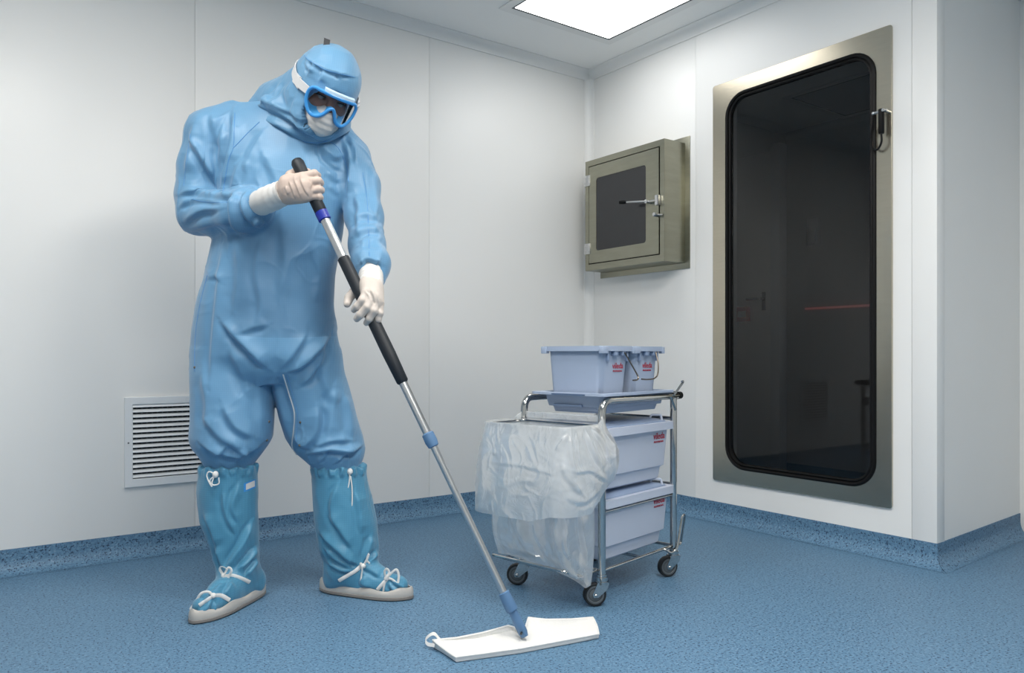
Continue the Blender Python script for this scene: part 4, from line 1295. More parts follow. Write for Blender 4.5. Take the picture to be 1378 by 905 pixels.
# the straight arm on the picture's right
F.chain([P(448, 190, 2.61), P(468, 214, 2.61), P(484, 250, 2.575), P(490, 292, 2.515), P(494, 330, 2.43), P(499, 355, 2.365), P(500, 374, 2.335)], [0.074, 0.070, 0.063, 0.057, 0.053, 0.055, 0.040], 0.028)
ST = [
    # chest and sleeve (photo pixels, width, height in mm)
    ([(314, 150), (316, 180), (312, 205), (304, 235), (300, 258)], 5, 7), ([(256, 184), (272, 212), (288, 238), (297, 256)], 5, 8), 
    ([(240, 262), (258, 258), (285, 262), (318, 260)], 4.5, 7), ([(239, 280), (262, 268), (300, 272)], 4, 5), ([(246, 300), (270, 284), (296, 280)], 4.5, 5), ([(250, 312), (285, 300), (318, 300)], 5, 4),
    ([(316, 258), (312, 280), (318, 304), (332, 314)], 5, 8), ([(334, 256), (327, 272), (332, 290), (346, 304)], 4, 6), ([(345, 256), (338, 264), (338, 280)], 3, 4), ([(356, 300), (346, 296), (340, 304)], 3, 5),
    ([(302, 165), (300, 195), (296, 220)], 6, 4), ([(285, 152), (290, 175), (298, 200)], 6, 4), ([(262, 165), (258, 195), (250, 235)], 6, 4),
    ([(328, 210), (318, 240), (313, 262)], 6, 4), ([(357, 175), (340, 205), (330, 235)], 7, 3.5), ([(352, 200), (372, 240), (368, 262)], 7, 3),
    ([(430, 190), (440, 205), (452, 212), (462, 205)], 5, 6), ([(432, 205), (446, 219), (459, 228)], 4, 4), ([(440, 230), (450, 240), (460, 243)], 4, 2), ([(442, 248), (450, 256), (459, 262)], 4, 1.6), ([(462, 185), (470, 210), (472, 236), (468, 262)], 5, 7),
    ([(466, 180), (476, 200), (480, 225)], 4, 5), ([(498, 225), (504, 260), (505, 290)], 5, 3.5), ([(478, 300), (492, 290), (508, 296)], 5, 5), ([(476, 318), (494, 308), (512, 312)], 5, 5), ([(478, 262), (484, 282), (482, 310)], 5, 5), ([(484, 330), (498, 322), (514, 328)], 4.5, 4),
    ([(484, 356), (496, 349), (514, 356)], 4, 6), ([(486, 365), (490, 357), (488, 350)], 2.5, 4), ([(508, 364), (505, 356), (510, 350)], 2.5, 4),
    # belly
    ([(300, 330), (296, 380), (290, 440), (284, 520)], 6, 4.5), ([(318, 325), (322, 370), (316, 420)], 7, 3), ([(350, 320), (346, 370), (352, 410), (344, 440)], 6, 3), ([(380, 300), (384, 350), (376, 400)], 8, 2.5),
    ([(278, 375), (290, 370), (300, 380)], 4, 3), ([(426, 330), (430, 370), (424, 410)], 7, 3),
    ([(300, 432), (322, 456), (346, 480), (362, 496)], 6, 9), ([(322, 448), (340, 440), (360, 436)], 5, 3), ([(310, 470), (326, 500), (340, 540)], 7, 4),
    ([(384, 500), (406, 490), (426, 472), (442, 452)], 5, 8), ([(376, 498), (398, 470), (412, 448)], 5, 4), ([(400, 520), (418, 505), (432, 480), (440, 460)], 5, 5), ([(430, 480), (440, 520), (452, 545)], 7, 4),
    ([(372, 505), (382, 535), (390, 565), (392, 590)], 5, -5), ([(345, 500), (350, 540), (352, 580)], 7, 3),
    ([(275, 560), (300, 590), (330, 600)], 6, 5), ([(300, 545), (318, 575), (345, 588)], 6, 5), ([(272, 500), (280, 545), (276, 580)], 7, 4), ([(270, 596), (290, 606), (318, 612), (338, 606)], 4, 7), ([(310, 598), (330, 606), (352, 596)], 4, 5), ([(290, 616), (296, 606), (306, 600)], 3, 4), ([(322, 620), (324, 610), (332, 604)], 3, 4),
    ([(404, 600), (420, 590), (428, 570), (426, 545)], 6, 6), ([(450, 520), (446, 560), (440, 590)], 7, 5), ([(462, 530), (470, 560), (472, 590)], 6, 4), ([(412, 610), (440, 604), (470, 606), (488, 598)], 4, 8), ([(420, 600), (446, 592), (474, 592)], 4.5, 5), ([(452, 622), (462, 612), (476, 606)], 3, 5), ([(428, 622), (436, 612), (440, 604)], 3, 4), ([(396, 585), (404, 596), (420, 604)], 4, 5),
]
V, Q = cloth(F, ST, 0.0024, (10, 10, 5), 3, 2, 0.0036)
suit_bvh = bvh_of(V, Q)
suit = link('coverall', np_mesh('coverall', V, Q), M['suit'], per, True, True)


def seam(name, pts, r=0.0011, material=None, parent=None, bvh=None, lift=0.0004):
    mb = draw(bvh or suit_bvh, pts, r, lift)
    if mb.v: return mb.build(name, material or M['suit_seam'], parent or suit, True, True)


seam('seam', [(349, 164), (332, 180), (315, 198)])
seam('seam', [(316, 152), (315, 175), (314, 198), (308, 214), (303, 240), (300, 258)])
seam('seam', [(444, 190), (456, 200), (466, 222), (469, 245)])
seam('seam', [(256, 180), (251, 215), (247, 250)], 0.0009)
seam('seam', [(258, 268), (280, 272), (310, 272)], 0.0009)
seam('seam', [(488, 232), (494, 270), (496, 310), (497, 345)], 0.0009)
seam('zip', [(381, 504), (389, 530), (396, 555), (395, 580), (393, 600), (399, 611)], 0.0022, M['zip'], None, None, 0.0022)
seam('seam', [(386, 504), (394, 532), (400, 556), (399, 582), (398, 605)], 0.0009)
seam('seam', [(279, 370), (270, 405), (264, 440), (262, 470), (262, 500)], 0.0012)
for a, b in ((262, 494), (362, 567), (359, 592), (404, 568), (403, 599)):
    h = hit(suit_bvh, a, b, 0.0005)
    if h is not None: MB().ball(h, 0.0042, 10, 6).build('snap_button', M['snap'], suit, True, True)

# --- over-boots
def foot_frame(heel, toe):
    d = (toe - heel); L = np.linalg.norm(d); d = d / L
    return d, np.array([-d[1], d[0], 0.0]), L


def overboot(rows, heel, toe, ankle, strokes, seed, cord, ties):
    heel, toe, ankle = np.array(heel, float), np.array(toe, float), np.array(ankle, float)
    d, s, L = foot_frame(heel, toe)
    pts = np.array([heel, toe, ankle])
    xs = [r[1] - r[3] for r in rows] + [r[1] + r[3] for r in rows]
    lo = (min(min(xs), pts[:, 0].min()) - 0.09, min(pts[:, 1].min(), rows[0][2]) - 0.16, -0.01)
    hi = (max(max(xs), pts[:, 0].max()) + 0.09, max(pts[:, 1].max(), rows[0][2]) + 0.16, 0.49)
    B = Field(lo, hi, 0.0042)
    B.loft(rows, 0.02)
    # foot: heel, instep, ball, toe
    up = np.array([0, 0, 1.0])
    B.cone(heel + d * 0.055 + up * 0.055, ankle + up * 0.085, 0.042, 0.050, 0.03)
    B.cone(ankle + up * 0.075, heel + d * (L * 0.60) + up * 0.058, 0.047, 0.040, 0.035)
    B.cone(heel + d * (L * 0.55) + up * 0.048, heel + d * (L - 0.046) + up * 0.040, 0.043, 0.032, 0.03)
    B.cone(heel + d * 0.06 + up * 0.035, heel + d * (L - 0.07) + up * 0.030, 0.034, 0.032, 0.02)
    Zb = B.ax[2][None, None, :]
    B.d = np.maximum(B.d, 0.014 - Zb).astype(np.float32)
    V, Q = cloth(B, strokes, 0.0028, (16, 16, 9), seed)
    zt = max(r[0] for r in rows)
    wt = np.clip((V[:, 2] - (zt - 0.035)) / 0.03, 0, 1) * (np.hypot(V[:, 0] - rows[0][1], V[:, 1] - rows[0][2]) > 0.05)
    an = np.arctan2(V[:, 1] - rows[0][2], V[:, 0] - rows[0][1])
    gath = np.sin(17 * an + seed) * 0.6 + np.sin(29 * an + 2 * seed) * 0.4
    rad = np.stack([np.cos(an), np.sin(an), 0 * an], 1)
    V = V + rad * (wt * (0.004 + 0.0045 * gath))[:, None] + np.array([0, 0, 1.0]) * (wt * 0.004 * np.sin(11 * an + seed))[:, None]
    bv_ = bvh_of(V, Q)
    bt = link('overboot', np_mesh('overboot', V, Q), M['boot'], per, True, True)
    # sole: turned-up pale rand and grey edge
    def outline(grow, z, n=56, wav=0.0):
        out = []
        for k in range(n):
            a = 2 * math.pi * k / n
            x = -math.cos(a)                      # -1 heel .. 1 toe
            t = (x + 1) / 2
            wdt = np.interp(t, [0, 0.12, 0.3, 0.5, 0.72, 0.88, 1.0], [0.036, 0.044, 0.042, 0.044, 0.054, 0.056, 0.044])
            sy = math.sin(a)
            rr = abs(sy) ** 0.86 * (1 if sy >= 0 else -1)
            p = heel + d * (L * t + (t - 0.5) * 2 * grow) + s * rr * (wdt + grow)
            zz = z + wav * (0.5 * math.sin(5 * a + seed) + 0.5 * math.sin(9 * a + 2 * seed)) + (0.006 * max(0, (t - 0.82) / 0.18) + 0.010 * max(0, (0.12 - t) / 0.12) if wav else 0)
            out.append(np.array([p[0], p[1], zz]))
        return out
    so = MB().loft([outline(0.002, 0.002), outline(0.006, 0.004), outline(0.006, 0.011), outline(0.003, 0.0125)]).build('sole', M['sole_edge'], bt, True, True)
    MB().loft([outline(0.004, 0.0120), outline(0.0055, 0.020), outline(0.004, 0.028, wav=0.003), outline(0.0005, 0.035, wav=0.005), outline(-0.0025, 0.035, wav=0.005), outline(-0.003, 0.012)]).build('rand', M['sole'], bt, True, True, 60)
    # ties: a tape across, knot and two loops
    for across, knot, loops in ties:
        for seg_ in across:
            mb = MB(); line = []
            for q in spline(seg_, 6):
                h = hit(bv_, q[0], q[1], 0.003)
                if h is not None: line.append(h)
            if len(line) > 2: MB().tube(line, 0.0062, 8, flat=0.3).build('tie_tape', M['white_tie'], bt, True, True)
        h = hit(bv_, knot[0], knot[1], 0.006)
        if h is None: continue
        MB().ball(h, 0.0085, 10, 7).build('tie_knot', M['white_tie'], bt, True, True)
        for lp_ in loops:
            pl = [h + np.array([(x - knot[0]) / FPX * h[1], -0.006 - 0.003 * (i % 2), (knot[1] - y) / FPX * h[1]]) for i, (x, y) in enumerate(lp_)]
            MB().tube(spline([h] + pl, 6), 0.0040, 8, flat=0.45).build('tie_loop', M['white_tie'], bt, True, True)
    # drawcord with toggle at the top hem
    kx, ky, lps = cord
    h = hit(bv_, kx, ky, 0.008)
    if h is not None:
        MB().ball(h, 0.0095, 12, 8, (1, 1, 1.15)).build('toggle', M['white_tie'], bt, True, True)
        for lp_ in lps:
            pl = [h + np.array([(x - kx) / FPX * h[1], -0.004, (ky - y) / FPX * h[1]]) for x, y in lp_]
            MB().tube(spline([h] + pl, 6), 0.0021, 8).build('draw_cord', M['white_tie'], bt, True, True)
    return bt, bv_


Y1, Y2 = 2.535, 2.62
r1 = [row(625, 272, 343, Y1, 0.086), row(632, 270, 344, Y1, 0.09), row(660, 267, 346, Y1, 0.092), row(700, 271, 346, Y1, 0.088), row(735, 284, 347, Y1, 0.078), row(757, 290, 347, 2.53, 0.066), row(775, 297, 345, 2.525, 0.056), row(783, 299, 342, 2.525, 0.052)]
b1s = [([(282, 628), (284, 640)], 2.5, 3), ([(297, 628), (298, 642)], 2.5, 3), ([(310, 628), (312, 640)], 2.5, 3), ([(324, 628), (325, 642)], 2.5, 3), ([(336, 628), (334, 640)], 2.5, 3),
       ([(300, 660), (304, 690), (318, 720)], 4, 4), ([(322, 650), (312, 680), (322, 705)], 4, 4), ([(340, 700), (326, 730), (312, 752), (304, 770)], 4, 6), ([(346, 735), (334, 752), (318, 768)], 3.5, 7), ([(345, 752), (338, 764), (330, 774)], 3, 6),
       ([(290, 735), (298, 755), (305, 772)], 3.5, 5), ([(275, 690), (286, 715), (292, 735)], 4, 4), ([(300, 785), (285, 798), (275, 812)], 3, 4), ([(312, 782), (306, 792), (300, 800)], 3, 4), ([(283, 808), (276, 818), (268, 822)], 2.5, 4), ([(288, 810), (288, 818), (284, 826)], 2.5, 4)]
heel1, toe1 = (-0.842, 2.612, 0), (-0.948, 2.298, 0)
ties1 = [([[(300, 776), (312, 774), (325, 778), (336, 783)]], (301, 774), [[(297, 765), (300, 761), (306, 765), (303, 772)], [(308, 763), (313, 766), (309, 774), (304, 787)], [(302, 782), (299, 789)]]),
         ([[(288, 801), (298, 801), (309, 807)], [(286, 802), (277, 808), (268, 814)]], (287, 801), [[(281, 795), (272, 797), (266, 806), (258, 818), (266, 810), (278, 806)]])]
boot1, bb1 = overboot(r1, heel1, toe1, (-0.894, 2.525, 0), b1s, 5, (290, 638, [[(282, 634), (279, 640), (283, 650), (286, 654), (283, 646), (288, 641)], [(286, 648), (288, 652), (295, 650), (295, 642)]]), ties1)
r2 = [row(625, 421, 489, Y2, 0.088), row(632, 420, 491, Y2, 0.092), row(660, 421, 498, Y2, 0.096), row(700, 424, 507, Y2, 0.096), row(735, 429, 510, Y2, 0.088), row(755, 437, 508, Y2, 0.075), row(768, 444, 500, 2.615, 0.062), row(778, 450, 492, 2.61, 0.052)]
b2s = [([(430, 628), (431, 642)], 2.5, 3), ([(444, 628), (446, 642)], 2.5, 3), ([(460, 628), (459, 642)], 2.5, 3), ([(475, 628), (477, 642)], 2.5, 3), ([(484, 628), (487, 640)], 2.5, 3),
       ([(455, 650), (446, 680), (452, 706)], 4, 4), ([(478, 660), (484, 690), (486, 720)], 4, 4), ([(430, 715), (448, 732), (468, 750), (484, 760)], 4, 7), ([(436, 735), (452, 750), (474, 764)], 3.5, 6), ([(440, 755), (458, 766), (474, 768)], 3, 5),
       ([(506, 740), (500, 752), (492, 760)], 3, 6), ([(500, 720), (494, 740), (488, 756)], 3.5, 5), ([(440, 690), (456, 710), (474, 738)], 4, 5), ([(488, 762), (500, 768), (512, 776)], 3, 4), ([(492, 774), (486, 784), (500, 790)], 3, 3), ([(522, 782), (528, 792), (536, 798)], 2.5, 4), ([(526, 780), (538, 788), (546, 792)], 2.5, 4)]
heel2, toe2 = (-0.648, 2.632, 0), (-0.330, 2.535, 0)
ties2 = [([[(487, 760), (478, 768), (466, 775), (456, 781)]], (489, 761), [[(494, 752), (497, 744), (494, 752), (498, 757)], [(485, 757), (488, 764), (487, 772), (486, 780)]]),
         ([[(520, 780), (514, 786), (508, 793)], [(519, 781), (517, 788), (516, 795)]], (520, 778), [[(518, 769), (521, 764), (524, 769), (521, 775)], [(527, 770), (534, 765), (537, 773), (536, 784)], [(527, 778), (534, 783)]])]
boot2, bb2 = overboot(r2, heel2, toe2, (-0.560, 2.605, 0), b2s, 9, (471, 634, [[(470, 650), (466, 668), (470, 682), (474, 678), (474, 655), (472, 640)]]), ties2)
for (pts, mt, nm, lift) in (([(328, 656), (344, 650)], 'goggle', 'label_tag', 0.001), ([(331, 655), (343, 650)], 'cuff', 'label_card', 0.0022)):
    lines = [[hit(bb1, x, y + dy, lift) for x, y in spline(pts, 6)] for dy in ((-6, -2, 2, 6) if nm == 'label_tag' else (-4, 0, 4))]
    if all(p is not None for l in lines for p in l):
        n = len(lines[0]); Vv = [p for l in lines for p in l] + [p + np.array([0.0, 0.0015, 0]) for l in lines for p in l]
        m_ = len(lines) * n
        Ff = [(i * n + k, i * n + k + 1, (i + 1) * n + k + 1, (i + 1) * n + k) for i in range(len(lines) - 1) for k in range(n - 1)]
        MB().add(Vv, Ff).build(nm, M[mt], boot1, True, True)

# --- head frame
HC = P(438, 121, 2.47)
yw, pt, rl = math.radians(27), math.radians(37), math.radians(15)
F0 = np.array([math.sin(yw), -math.cos(yw), 0]); R0 = np.array([math.cos(yw), math.sin(yw), 0]); U0 = np.array([0, 0, 1.0])
FD = math.cos(pt) * F0 - math.sin(pt) * U0; UP = math.cos(pt) * U0 + math.sin(pt) * F0
RD = math.cos(rl) * R0 - math.sin(rl) * UP; UP = math.cos(rl) * UP + math.sin(rl) * R0
HR = np.array([RD, -FD, UP])                  # rows: local axes (x picture-right, y back, z crown)


def hl_(x, y, z):
    return HC + RD * x - FD * y + UP * z


# the body itself: one continuous surface, nearly all of it under the clothing
Bd = Field((-1.12, 2.22, 0.05), (-0.36, 2.82, 1.80), 0.010)
Bd.ellipsoid(hl_(0, 0.005, 0.03), (0.073, 0.092, 0.095), 0.02, HR)
Bd.ellipsoid(hl_(0, -0.020, -0.045), (0.058, 0.068, 0.072), 0.03, HR)
Bd.cone(hl_(0, 0.03, -0.05), P(395, 175, 2.60), 0.055, 0.062, 0.03)
Bd.loft([row(168, 325, 440, 2.60, 0.08), row(200, 312, 450, 2.60, 0.10), row(300, 318, 440, 2.59, 0.10), row(370, 312, 430, 2.59, 0.10), row(450, 300, 428, 2.585, 0.11), row(500, 300, 428, 2.58, 0.09)], 0.04)
Bd.chain([P(320, 470, 2.58), P(312, 600, 2.54), P(318, 775, 2.53), ], [0.075, 0.055, 0.035], 0.03)
Bd.chain([P(408, 470, 2.58), P(446, 600, 2.62), P(472, 770, 2.61)], [0.075, 0.055, 0.035], 0.03)
Bd.chain([P(318, 182, 2.6), P(285, 195, 2.58), P(272, 284, 2.55), P(352, 272, 2.375)], [0.05, 0.05, 0.036, 0.022], 0.03)
Bd.chain([P(440, 195, 2.6), P(466, 215, 2.6), P(492, 292, 2.515), P(499, 366, 2.33)], [0.05, 0.05, 0.036, 0.022], 0.03)
V, Q = Bd.mesh(); V = v_smooth(V, Q, 2)
body = link('body', np_mesh('body', V, Q), M['skin'], per, True, True)
# face: brow, nose, eyes
Fc = Field(HC - 0.16, HC + 0.16, 0.0035)
Fc.ellipsoid(hl_(0, -0.010, -0.010), (0.071, 0.088, 0.105), 0.02, HR)
Fc.cone(hl_(0, -0.095, 0.012), hl_(0, -0.116, -0.030), 0.009, 0.013, 0.015)
Fc.cone(hl_(-0.014, -0.100, -0.034), hl_(0.014, -0.100, -0.034), 0.009, 0.009, 0.012)
for sx in (-1, 1):
    Fc.cone(hl_(sx * 0.012, -0.092, 0.024), hl_(sx * 0.050, -0.078, 0.022), 0.010, 0.009, 0.012)
    Fc.ellipsoid(hl_(sx * 0.033, -0.092, 0.002), (0.017, 0.014, 0.010), 0, HR, True)
    Fc.cone(hl_(sx * 0.040, -0.078, -0.025), hl_(sx * 0.046, -0.070, -0.030), 0.017, 0.017, 0.02)
    Fc.ellipsoid(hl_(sx * 0.033, -0.080, 0.003), (0.0145, 0.012, 0.0095), 0.002, HR)
Fc.ellipsoid(hl_(0, -0.085, -0.066), (0.026, 0.012, 0.008), 0.008, HR)
V, Q = Fc.mesh(); V = v_smooth(V, Q, 1)
face = link('face', np_mesh('face', V, Q), M['skin'], body, True, True)
for sx in (-1, 1):
    MB().ball(hl_(sx * 0.033, -0.0835, -0.002), 0.0105, 12, 8).build('eyeball', M['eye'], body, True, True)
    MB().tube(spline([hl_(sx * 0.014, -0.103, 0.022), hl_(sx * 0.034, -0.098, 0.030), hl_(sx * 0.054, -0.083, 0.025)], 5), [0.003] * 10 + [0.0015], 8).build('eyebrow', M['brow'], body, True, True)
    MB().tube(spline([hl_(sx * 0.020, -0.094, 0.002), hl_(sx * 0.034, -0.095, 0.0045), hl_(sx * 0.048, -0.086, 0.001)], 5), 0.0022, 6).build('eyelash', M['brow'], body, True, True)

# mask
Mk = Field(HC - 0.18, HC + 0.18, 0.0035)
Mk.ellipsoid(hl_(0, -0.040, -0.072), (0.072, 0.082, 0.062), 0.0, HR)
Mk.cone(hl_(0, -0.110, -0.040), hl_(0, -0.105, -0.080), 0.022, 0.026, 0.03)
V, Q = Mk.mesh(); V = v_smooth(V, Q, 1); Nn = v_normals(V, Q)
loc = (V - HC) @ HR.T
V = V + Nn * (0.0008 * np.sin(loc[:, 2] * 300) + 0.0015 * vnoise(V * 40, 3))[:, None]
mask = link('face_mask', np_mesh('face_mask', V, Q), M['mask'], per, True, True)

# --- hood: close cap, face opening, cape over the shoulders
Hd = Field((-0.98, 2.20, 1.38), (-0.42, 2.84, 1.84), 0.0042)
Hd.ellipsoid(hl_(0, 0.008, 0.030), (0.098, 0.122, 0.112), 0.02, HR)
Hd.ellipsoid(hl_(0, -0.012, -0.050), (0.093, 0.112, 0.098), 0.03, HR)
Hd.cone(hl_(0, 0.02, -0.06), P(418, 166, 2.55), 0.092, 0.110, 0.03)
Hd.cone(P(426, 160, 2.53), P(392, 162, 2.59), 0.098, 0.112, 0.04)
Hd.cone(hl_(-0.015, 0.05, -0.02), P(372, 138, 2.61), 0.085, 0.062, 0.04)
Hd.cone(P(372, 138, 2.61), P(358, 148, 2.61), 0.062, 0.048, 0.03)
Hd.cone(P(360, 147, 2.61), P(343, 152, 2.60), 0.048, 0.034, 0.03)
Hd.cone(P(400, 168, 2.56), P(436, 176, 2.54), 0.105, 0.078, 0.03)
# hem: keep only what lies above a slanting plane
a_, b_, c_ = P(326, 150, 2.5), P(432, 194, 2.44), P(460, 180, 2.5)
X_, Y_, Z_ = Hd.ax[0][:, None, None], Hd.ax[1][None, :, None], Hd.ax[2][None, None, :]
pxg = CX + FPX * X_ / Y_; pyg = HY - FPX * (Z_ - CAMZ) / Y_
hem = np.interp(pxg, [300, 326, 345, 370, 400, 425, 440, 452, 470, 500], [146, 147, 160, 176, 189, 194, 192, 186, 176, 170]).astype(np.float32)
Hd.d = np.maximum(Hd.d, (pyg - hem) * 0.0024).astype(np.float32)
# face opening
lx = (X_ - HC[0]) * RD[0] + (Y_ - HC[1]) * RD[1] + (Z_ - HC[2]) * RD[2]
ly = -((X_ - HC[0]) * FD[0] + (Y_ - HC[1]) * FD[1] + (Z_ - HC[2]) * FD[2])
lz = (X_ - HC[0]) * UP[0] + (Y_ - HC[1]) * UP[1] + (Z_ - HC[2]) * UP[2]
op = (np.sqrt((lx / 0.066) ** 2 + ((lz + 0.040) / 0.076) ** 2) - 1) * 0.066
op = np.maximum(op, ly + 0.030)
inner = (np.sqrt((lx / 0.088) ** 2 + ((ly + 0.0) / 0.110) ** 2 + ((lz - 0.005) / 0.125) ** 2) - 1) * 0.088
Hd.d = np.maximum(Hd.d, -np.minimum(op, inner)).astype(np.float32)
HS = [([(342, 140), (372, 150), (400, 164), (424, 178), (446, 180)], 4, 7), ([(350, 134), (372, 144), (398, 152), (416, 166)], 4, 5), ([(392, 160), (412, 176), (430, 186), (450, 182)], 3.5, 6), ([(362, 128), (360, 138), (348, 146)], 3.5, 5), ([(378, 112), (370, 126), (352, 140)], 4, 5),
      ([(386, 112), (380, 130), (366, 144)], 4, 4), ([(392, 108), (388, 128), (392, 146)], 4, 3), ([(400, 130), (398, 150), (410, 168)], 4, 3), ([(408, 74), (420, 84), (440, 94), (462, 100), (478, 104)], 2.6, 3.5), ([(424, 84), (420, 94), (412, 102)], 3, 4), ([(436, 92), (434, 102), (430, 110)], 3, 3), ([(456, 98), (458, 106)], 2.5, 3), ([(412, 80), (415, 92), (424, 98)], 3, 3), ([(340, 158), (372, 168), (402, 184)], 3, 4)]
V, Q = cloth(Hd, HS, 0.0022, (14, 14, 12), 21, 1)
hood = link('hood', np_mesh('hood', V, Q), M['hood'], per, True, True)
hb = bvh_of(V, Q)
seam('seam', [(406, 66), (412, 78), (424, 86), (438, 94), (456, 99), (478, 104)], 0.0011, None, hood, hb)
seam('seam', [(326, 148), (346, 161), (370, 176), (400, 188.5), (424, 192), (440, 190)], 0.0012, None, hood, hb)
# crown tab
hh_ = hit(hb, 439, 60, 0.0)
if hh_ is not None:
    q0 = hh_ - np.array([0, 0, 0.012])
    a_ = np.array([0.0085, 0.004, -0.002]); t_ = np.array([0.003, 0.0, 0.030]); d_ = np.array([-0.001, 0.004, 0])
    loops = [[q0 + t_ * k - a_, q0 + t_ * k + a_, q0 + t_ * k + a_ + d_, q0 + t_ * k - a_ + d_] for k in (0, 0.5, 1.0)]
    MB().loft(loops).build('tab', M['tab'], hood, False, True)

# --- goggles in the head frame
def gy(x):
    return -0.134 + 5.2 * x * x


def gpt(x, z, push=0.0):
    return hl_(x, gy(x) - push, z)


GX = 0.078
top_z = lambda x: 0.026 - 0.6 * x * x
ol = []
for x in np.linspace(-GX + 0.012, GX - 0.012, 15): ol.append((x, top_z(x)))
ol += [(GX - 0.003, 0.014), (GX, 0.0), (GX - 0.002, -0.022), (GX - 0.014, -0.046), (0.048, -0.056), (0.030, -0.050), (0.018, -0.036), (0.009, -0.018), (0.0, -0.012),
       (-0.009, -0.018), (-0.018, -0.036), (-0.030, -0.050), (-0.048, -0.056), (-GX + 0.014, -0.046), (-GX + 0.002, -0.022), (-GX, 0.0), (-GX + 0.003, 0.014)]
ol = [tuple(p) for p in spline(ol, 3, True)]
gg = empty('goggles'); gg.location = (0, 0, 0); gg.parent = per
front = [gpt(x, z) for x, z in ol]
MB().tube(front, 0.0056, 8, True).build('frame', M['goggle'], gg, True, True)
backl = [hl_(x * 0.84, gy(x) + 0.052 + 2.0 * x * x, z * 0.93 if z > 0 else z * 0.30) for x, z in ol]
MB().loft([front, backl], False, False).build('skirt', M['goggle_in'], gg, True, True)
cenp = np.mean(ol, 0)
ls = [[gpt(cenp[0] + (x - cenp[0]) * t, cenp[1] + (z - cenp[1]) * t) for x, z in ol] for t in (0.97, 0.7, 0.4, 0.1)]
# lens as a curved sheet between the upper and lower outline
lens = MB(); xs_ = np.linspace(-GX + 0.004, GX - 0.004, 40)
lower = lambda x: float(np.interp(abs(x), [0, 0.009, 0.018, 0.030, 0.048, 0.064, 0.076, 0.078], [-0.012, -0.018, -0.036, -0.050, -0.056, -0.046, -0.022, 0.0]))
Vl, Fl = [], []
for i, x in enumerate(xs_):
    zt = min(top_z(x), float(np.interp(abs(x), [0.064, 0.075, 0.078], [0.024, 0.014, 0.0]))) ; zl = lower(x)
    for k in range(5):
        Vl.append(gpt(x, zl + (zt - zl) * k / 4, 0.0005))
    if i: Fl += [((i - 1) * 5 + k, i * 5 + k, i * 5 + k + 1, (i - 1) * 5 + k + 1) for k in range(4)]
lens.add(Vl, Fl).build('lens', M['lens'], gg, True, True)
# vent strip above the lens
vt = MB()
loops = []
for x in np.linspace(-0.040, 0.060, 14):
    z0 = top_z(x)
    loops.append([gpt(x, z0 + 0.003, -0.004), gpt(x, z0 + 0.004, 0.003), gpt(x, z0 + 0.012, 0.001), gpt(x, z0 + 0.014, -0.012)])
vt.loft(loops).build('vent_strip', M['clear_vent'], gg, True, True)
# white elastic strap round the hood
st = []
for phd in np.linspace(62, 298, 48):
    a = math.radians(phd)
    f = math.sin(math.pi * (phd - 62) / 236)
    rx, ry = 0.110, 0.133
    zc = -0.004 + 0.036 * f
    st.append([hl_(rx * math.sin(a) * (1.0), -ry * math.cos(a) + 0.006, zc + k * 0.0135) for k in (-1, 1)] + [hl_((rx - 0.003) * math.sin(a), -(ry - 0.003) * math.cos(a) + 0.006, zc + k * 0.0135) for k in (1, -1)])
MB().loft(st).build('strap', M['strap'], gg, True, True)
# strap tongue from the frame to the strap and its buckle, both sides
for sx in (-1, 1):
    pth = [(sx * 0.080, gy(0.080) + 0.004), (sx * 0.094, -0.074), (sx * 0.103, -0.052)]
    lp2 = [[hl_(x * 1.00, y, 0.002 + zc), hl_(x * 1.0, y, 0.002 - zc), hl_(x * 0.96, y + 0.001, 0.002 - zc), hl_(x * 0.96, y + 0.001, 0.002 + zc)] for (x, y), zc in zip(pth, (0.012, 0.013, 0.013))]
    MB().loft(lp2).build('strap_end', M['strap'], gg, True, True)
    a = math.radians(300 if sx < 0 else 60)
    bk = [hl_(0.108 * sx * abs(math.sin(math.radians(g_))), -0.131 * math.cos(math.radians(g_)) + 0.006, 0.0) for g_ in (66, 74, 82)]
    lb2 = [[p + UP * 0.017 + RD * sx * 0.002, p - UP * 0.013 + RD * sx * 0.002, p - UP * 0.013 - RD * sx * 0.004, p + UP * 0.017 - RD * sx * 0.004] for p in bk]
    MB().loft(lb2).build('buckle', M['strap'], gg, True, True)

# --- gloved hands
def hand(lo, hi, palm, fingers, seed, material, extra=()):
    Hf = Field(lo, hi, 0.0021)
    for a, b, ra, rb, fl in palm:
        Hf.cone(a, b, ra, rb, 0.014, fl)
    for pts, rad in fingers:
        G = Field(lo, hi, 0.0021)
        G.chain(pts, rad, 0.004)
        # blend a finger only lightly so that neighbours stay apart
        k = 0.0035
        a, b = Hf.d, G.d
        hh = np.maximum(k - np.abs(a - b), 0) / k
        Hf.d = np.minimum(a, b) - hh * hh * k * 0.25
    V, Q = Hf.mesh(); V = v_smooth(V, Q, 1, 0.4)
    N = v_normals(V, Q)
    V = V + N * (0.0008 * (1 - 2 * np.abs(vnoise(V * np.array([45, 45, 30]), seed))))[:, None]
    if extra: V = folds(V, v_normals(V, Q), extra)
    return link('glove', np_mesh('glove', V, Q), material, per, True, True)


yp = lambda py: float(on_pole(along(py))[1])
